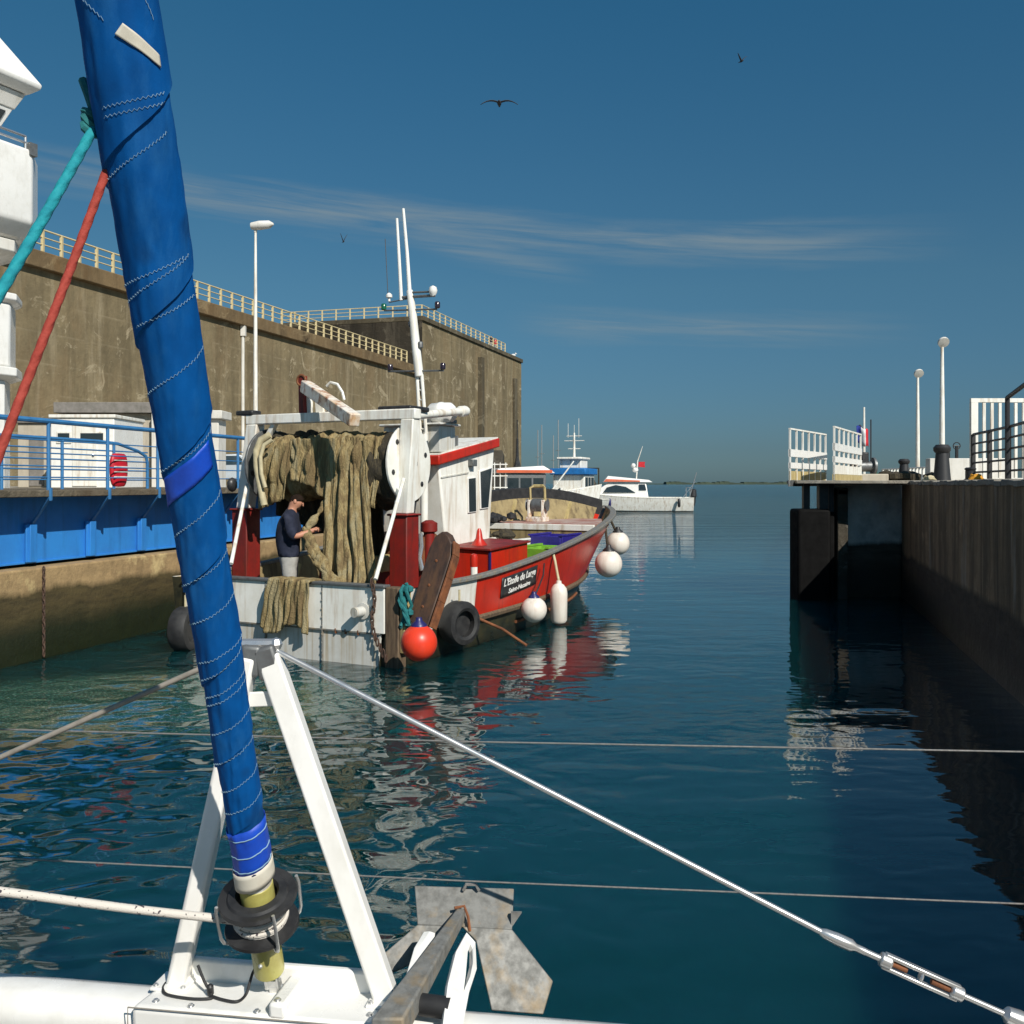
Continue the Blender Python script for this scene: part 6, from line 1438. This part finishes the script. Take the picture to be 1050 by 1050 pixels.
# forestay, furler and furled sail
SA, SB = P(278, 1005, 2.83), P(119, 0, 1.95)
sd_ = (SB - SA).normalized(); E1 = (V((1, 0, 0)) - sd_ * sd_.x).normalized(); E2 = sd_.cross(E1) * -1
if E2.y > 0: E2 = -E2
def ly(py):
    """length along the stay seen at photo row py"""
    s = (1005 - py) / 1005; D = 1 / ((1 - s) / 2.83 + s / 1.95)
    return (P(278 - 159 * s, py, D) - SA).length * (1 if py <= 1005 else -1), 278 - 159 * s, D
def SPt(l): return SA + sd_ * l
WT = [(ly(y)[0], w / F * ly(y)[2] / 2) for y, w in ((893, 35), (880, 36), (800, 39), (650, 46), (500, 53), (375, 62), (250, 71), (125, 78), (0, 84), (-120, 90))]
WT += [(WT[-1][0] + 1.5, .1), (WT[-1][0] + 6, .1)]
LMAX = 9.0
def phase(l): return math.log(1 + .55 * max(0, l)) / (.165 * .55)
def srad(l, th, fq=None):
    r = cr(WT, l); f = (th / (2 * math.pi) - phase(l)) % 1.0 if fq is None else fq
    f = 1 - f; e = .095 * (1 - f) ** 1.6 if f > .012 else .095 * (f / .012)
    w = noise.noise(V((math.cos(th) * 2.5, math.sin(th) * 2.5, l * 6)))
    return r * (.955 + e) + .0035 * w + .0022 * noise.noise(V((math.sin(th) * 5 - l * 9, l * 4, 3))) + .0016 * noise.noise(V((math.cos(th) * 5, math.sin(th) * 5, l * 30))) + .003 * max(0, noise.noise(V((th * 2 - l * 16, l * 5, 1)))) ** 2
def spt(l, th, off=0, fq=None):
    r = srad(l, th, fq) + off
    return SPt(l) + E1 * (r * math.sin(th)) + E2 * (r * math.cos(th)) - CO
def smap(px, py):
    l, cx_, D = ly(py); r = cr(WT, l) / D * F
    return l, math.asin(max(-.94, min(.94, (px - cx_) / r)))
l0, l1 = ly(893)[0], LMAX
def phinv(p): return (math.exp(p * .165 * .55) - 1) / .55
l0 = ly(888)[0]
fr_ = [0., .012, .025] + [.025 + .975 * k / 22 for k in range(1, 22)] + [.985, .995, .9995]
rows_ = []
for t_ in range(-2, int(phase(l1)) + 2):
    rows_ += [t_ + q for q in fr_]
NU = 84; mb = MB(); gr_ = []
for p_ in rows_:
    gr_.append([])
    for k in range(NU + 1):
        u = k / NU - .5
        l = phinv(p_ + u); l = min(l1, max(l0, l)); fq = (-p_) % 1.0
        gr_[-1].append(mb.v(spt(l, 2 * math.pi * u, 0, None if l in (l0, l1) else fq)))
for a_, b_ in zip(gr_, gr_[1:]):
    for k in range(NU): mb.face([a_[k], a_[k + 1], b_[k + 1], b_[k]])
bmesh.ops.dissolve_degenerate(mb.bm, dist=1e-6, edges=mb.bm.edges)
sail = mb.build('furled_sail', SAIL, ct_, ang=28)
STL = [(97, 0, 122, 24), (155, 0, 166, 22), (120, 111, 176, 97), (122, 120, 177, 107), (116, 188, 179, 136), (130, 292, 192, 263), (139, 307, 191, 269), (157, 327, 197, 307),
       (157, 400, 206, 365), (178, 474, 216, 446), (186, 542, 226, 510), (191, 596, 234, 570), (199, 634, 242, 613), (205, 674, 247, 656), (212, 689, 247, 668), (213, 709, 250, 691),
       (216, 716, 251, 699), (225, 743, 255, 728), (226, 775, 258, 758), (230, 805, 262, 788), (236, 825, 268, 813)]
for i, (xa, ya, xb, yb) in enumerate(STL):
    mb = MB()
    la, ta = smap(xa, ya); lb_, tb_ = smap(xb, yb)
    if i > 5 and i < 21: ta -= .25; tb_ += .4; 
    if i > 5 and i < 21: la -= (lb_ - la) * .12; lb_ += (lb_ - la) * .2
    r_ = cr(WT, la); n = max(6, int(math.hypot((tb_ - ta) * r_, lb_ - la) / .0048))
    mb.tube([spt(la + (lb_ - la) * k / n + (.0024 if k % 2 else -.0024), ta + (tb_ - ta) * k / n, .0015) for k in range(n + 1)], .0006, 4); mb.build('stitching', THREAD, sail)
for (ya, yb) in ((855, 845), (872, 862), (886, 876)):
    la, lb_ = ly(ya)[0], ly(yb)[0]; mb = MB()
    mb.tube([spt(la + (lb_ - la) * (k / 40), -1.6 + 3.2 * k / 40, .0055) for k in range(41)], .0014, 5); mb.build('stitching', THREAD, sail)
def patch(name, c4, mat, off=.003, nu=16, nv_=8):
    (a, b2, c, d) = [smap(*q) for q in c4]
    mb = MB()
    def f(u, v):
        q0 = (a[0] + (b2[0] - a[0]) * u, a[1] + (b2[1] - a[1]) * u); q1 = (d[0] + (c[0] - d[0]) * u, d[1] + (c[1] - d[1]) * u)
        return spt(q0[0] + (q1[0] - q0[0]) * v, q0[1] + (q1[1] - q0[1]) * v, off)
    mb.grid(f, nu, nv_); return mb.build(name, mat, sail, solid=.0012, ang=180)
patch('tape_patch', ((170, 490), (221, 449), (224, 476), (175, 517)), TAPE)
patch('white_patch', ((140, 28), (172, 59), (172, 72), (133, 39)), CLOTH_W)
mb = MB(); la, lb_ = ly(886)[0], ly(842)[0]; mb.grid(lambda u, v: spt(la + (lb_ - la) * v + .014 * math.sin(2 * math.pi * u - math.pi), 2 * math.pi * u - math.pi, .0035), 60, 6, cu=True); mb.build('tape_patch', TAPE, sail, solid=.001, ang=180)
mb = MB(); la, lb_ = ly(901)[0], ly(884)[0]; mb.grid(lambda u, v: SPt(la + (lb_ - la) * v + .014 * math.sin(2 * math.pi * u)) - CO + (E1 * math.sin(2 * math.pi * u) + E2 * math.cos(2 * math.pi * u)) * (.0555 - .001 * v), 40, 5, cu=True); mb.build('tack_band', CLOTH_W, sail, solid=.002, ang=180)
def SL(py, dx=0): return SPt(ly(py)[0]) - CO
mb = MB(); mb.tube([SL(925), SL(885)], .0445, 24); mb.build('foil', WHITE_GREY, ct_)
for a_, b_, r_ in ((924, 905, .0465), (995, 954, .043)):
    mb = MB(); mb.tube([SL(a_), SL(b_)], r_, 24); mb.build('torque_tube', YELLOW_GRP, ct_, bev=.003)
mb = MB(); lo, hi = ly(949)[0], ly(918)[0]; hh = hi - lo
mb.lathe(SPt(lo) - CO, sd_, [(.052, -.006), (.096, -.004), (.104, .004), (.102, .012), (.070, .017), (.058, .022), (.058, hh - .022), (.08, hh - .016), (.105, hh - .012), (.110, hh - .003), (.106, hh + .006), (.085, hh + .004), (.08, hh + .011), (.06, hh + .013), (.054, hh + .002)], 48, caps=False); dr = mb.build('furler_drum', BLACK_PLASTIC, ct_, ang=30)
mb = MB()
for k in range(4): mb.tube([SPt(lo + .024 + k * .010) - CO + (E1 * math.sin(a) + E2 * math.cos(a)) * (.068 + .005 * math.sin(k * 2.)) for a in [j * math.pi / 16 for j in range(32)]], .0062, 6, closed=True)
mb.build('wound_line', FLECK, dr)
for a in (-1.05, .62, 2.1, 3.6):
    e = E1 * math.sin(a) + E2 * math.cos(a); g_ = V((0, 0, 0))
    q = lambda r, l: SPt(l) - CO + e * r
    mb = MB(); mb.tube([q(.113, hi + .014), q(.117, hi - .01), q(.115, lo + .012), q(.109, lo - .006), q(.098, lo - .014), q(.065, lo - .014)], .0048, 8); mb.build('line_guard', STEEL, dr)
mb = MB(); q = SL(978) + E2 * .043 + E1 * -.008; mb.ball(q, .007, 8); mb.build('screw', STEEL, ct_)
b0 = SL(998)
mb = MB()
for s_x in (-.014, .02): mb.tube([b0 + E1 * s_x, b0 + E1 * s_x - sd_ * .055], .008, 8)
mb.obox(b0 - sd_ * .06 + E1 * .01, E1 * .018, E2 * .006, sd_ * .035); mb.tube([b0 - sd_ * .05 - E1 * .02, b0 - sd_ * .05 + E1 * .04], .007, 8); mb.tube([b0 - sd_ * .07, b0 - sd_ * .1 + V((0, 0, -.02))], .012, 8); mb.build('clevis', STEEL, ct_)
# ropes
def C2(px, py, D): return P(px, py, D)
k1 = C2(97, 130, 2.02); r1 = C2(-6, 308, 1.72)
laid_rope('bright teal sheet rope running from the blue sail down to the left edge', [k1, r1 + (r1 - k1) * 2.2], .0100, TEAL)
k2 = C2(113, 165, 2.03); r2 = C2(-4, 474, 1.8)
laid_rope('red sheet rope running from the blue sail down to the left edge', [k2, r2 + (r2 - k2) * 1.0], .0086, REDROPE, .035)
mb = MB(); kc = C2(97, 127, 2.02)
for a in range(3): mb.tube([kc + V((.016 * math.cos(t + a), .016 * math.sin(t * 1.3 + a), .016 * math.sin(t) + .006 * a - .006)) for t in [j * math.pi / 6 for j in range(13)]], .009, 6)
mb.tube([kc, C2(96, 113, 2.02), C2(91, 98, 2.03), C2(85, 82, 2.04)], .0095, 7); mb.tube([kc, C2(110, 122, 2.06)], .012, 7)
tag(mb.build('rope_knot', DTEAL), 'dark teal knot with a short upright tail at the sail edge', 'rope')
p1 = C2(240, 944, 2.72); p0 = C2(0, 914, 2.5)
rope('furling_line', 'white flecked furling line running from the black drum to the left edge', [p1 + V((.02, -.03, 0)), p1, p1.lerp(p0, .5) - UP * .003, p0, p0 + (p0 - p1) * .8], .0115, FLECK)
zt_ = .724
def tp(px, py, z=zt_):
    D = (CAMZ - z) * F / (py - HOR); return P(px, py, D)
rope('bungee_cord', 'thin black cord looped on the white casting at the foot of the sail', [tp(203, 990, .79), tp(209, 1005, .76), tp(217, 1021), tp(214, 1024), tp(195, 1024), tp(172, 1020), tp(167, 1014), tp(170, 1008)], .0042, BLACK_RUBBER)
rope('bungee_cord', 'right half of the black cord, from its toggle up to the furler base', [tp(216, 1021), tp(228, 1025), tp(243, 1027), tp(252, 1020), tp(256, 1008, .75), tp(259, 998, .77), tp(263, 991, .79)], .0042, BLACK_RUBBER)
mb = MB(); q = tp(216, 1019); mb.lathe(q + V((0, 0, -.004)), (0, -.2, 1), [(.006, 0), (.010, .005), (.010, .03), (.005, .035)], 10); tag(mb.build('cord_toggle', BLACK_PLASTIC), 'small black toggle joining the two halves of the cord', 'toggle')
# bow roller cheeks
mb = MB(); mb.prism([C(409, 1034, 2.70), C(416, 1000, 2.80), C(424, 972, 2.92), C(434, 955, 3.02), C(441, 957, 3.02), C(437, 985, 2.92), C(424, 1020, 2.76)], V((.018, .004, 0))); mb.build('bow_roller_cheek', WHITE_CLEAN, ct_, bev=.006)
o_ = [(452, 1062, 2.62), (458, 1010, 2.74), (466, 978, 2.88), (477, 958, 3.0), (486, 968, 2.98), (487, 995, 2.88), (480, 1020, 2.76), (472, 1062, 2.62)]
i_ = [(474, 1020, 2.76), (476, 1000, 2.82), (478, 978, 2.92), (481, 970, 2.96), (483, 975, 2.95), (483, 990, 2.88), (480, 1003, 2.82), (476, 1016, 2.77)]
mb = MB(); A = [mb.v(C(*q)) for q in o_]; n = len(o_)
ii = [min(range(8), key=lambda k: (i_[k][0] - q[0]) ** 2 + (i_[k][1] - q[1]) ** 2) for q in o_]
I = [mb.v(C(*q)) for q in i_]
order_o = [2, 3, 4, 5, 6]; 
mb.face([A[0], A[1], I[0], A[6], A[7]]); mb.face([A[1], A[2], I[2], I[1]]); mb.face([A[1], I[1], I[0]]); mb.face([A[2], A[3], I[3], I[2]]); mb.face([A[3], A[4], I[4], I[3]]); mb.face([A[4], A[5], I[5], I[4]]); mb.face([A[5], A[6], I[6], I[5]]); mb.face([A[6], I[0], I[7], I[6]])
mb.build('bow_roller_cheek', WHITE_CLEAN, ct_, solid=.016, smooth=False)
mb = MB(); mb.tube([C(432, 1030, 2.72), C(462, 1034, 2.70)], .03, 12); mb.build('bow_roller', BLACK_RUBBER, ct_)
# anchor
an = thing('anchor', P(470, 960, 3.1), 'galvanised flat fluke anchor stowed on the bow roller', 'anchor'); AO = an.location.copy()
def Q(px, py, D): return P(px, py, D) - AO
mb = MB(); mb.prism([Q(425, 908, 3.22), Q(527, 911, 3.22), Q(525, 953, 3.12), Q(428, 948, 3.12)], (0, .012, -.01)); mb.build('crown_plate', GALV, an, bev=.003)
mb = MB(); mb.prism([Q(474, 950, 3.11), Q(525, 953, 3.12), Q(567, 1006, 3.08), Q(557, 1040, 3.0), Q(504, 1036, 2.98), Q(488, 965, 3.08)], (0, .02, -.012)); fl2 = mb.build('fluke', GALV, an, bev=.003)
mb = MB(); mb.prism([Q(428, 948, 3.12), Q(472, 950, 3.12), Q(458, 968, 3.1), Q(428, 985, 3.05), Q(394, 1001, 3.02), Q(385, 985, 3.03)], (0, .02, -.012)); mb.build('fluke', GALV, an, bev=.003)
mb = MB(); mb.prism([Q(524, 936, 3.13), Q(535, 936, 3.15), Q(524, 952, 3.13)], (0, .012, 0)); mb.build('lug', GALV, an)
mb = MB(); a_, b_ = Q(473, 936, 3.14), Q(398, 1056, 2.58)
mb.hexa([a_ + V((-.02, 0, -.03)), a_ + V((.012, 0, -.03)), b_ + V((.045, 0, -.03)), b_ + V((-.05, 0, -.03)), a_ + V((-.016, 0, .015)), a_ + V((.014, 0, .015)), b_ + V((.04, 0, .03)), b_ + V((-.045, 0, .03))]); mb.build('shank', GALV, an, bev=.006)
mb = MB(); mb.tube([Q(475, 913, 3.2), Q(478, 907, 3.2), Q(488, 907, 3.2), Q(491, 913, 3.2)], .006, 6); mb.build('shackle', WIRE, an)
mb = MB(); mb.tube([Q(466, 931, 3.13), Q(476, 929, 3.14), Q(480, 940, 3.12), Q(482, 955, 3.1)], .005, 6); mb.build('weld', RUST, an)
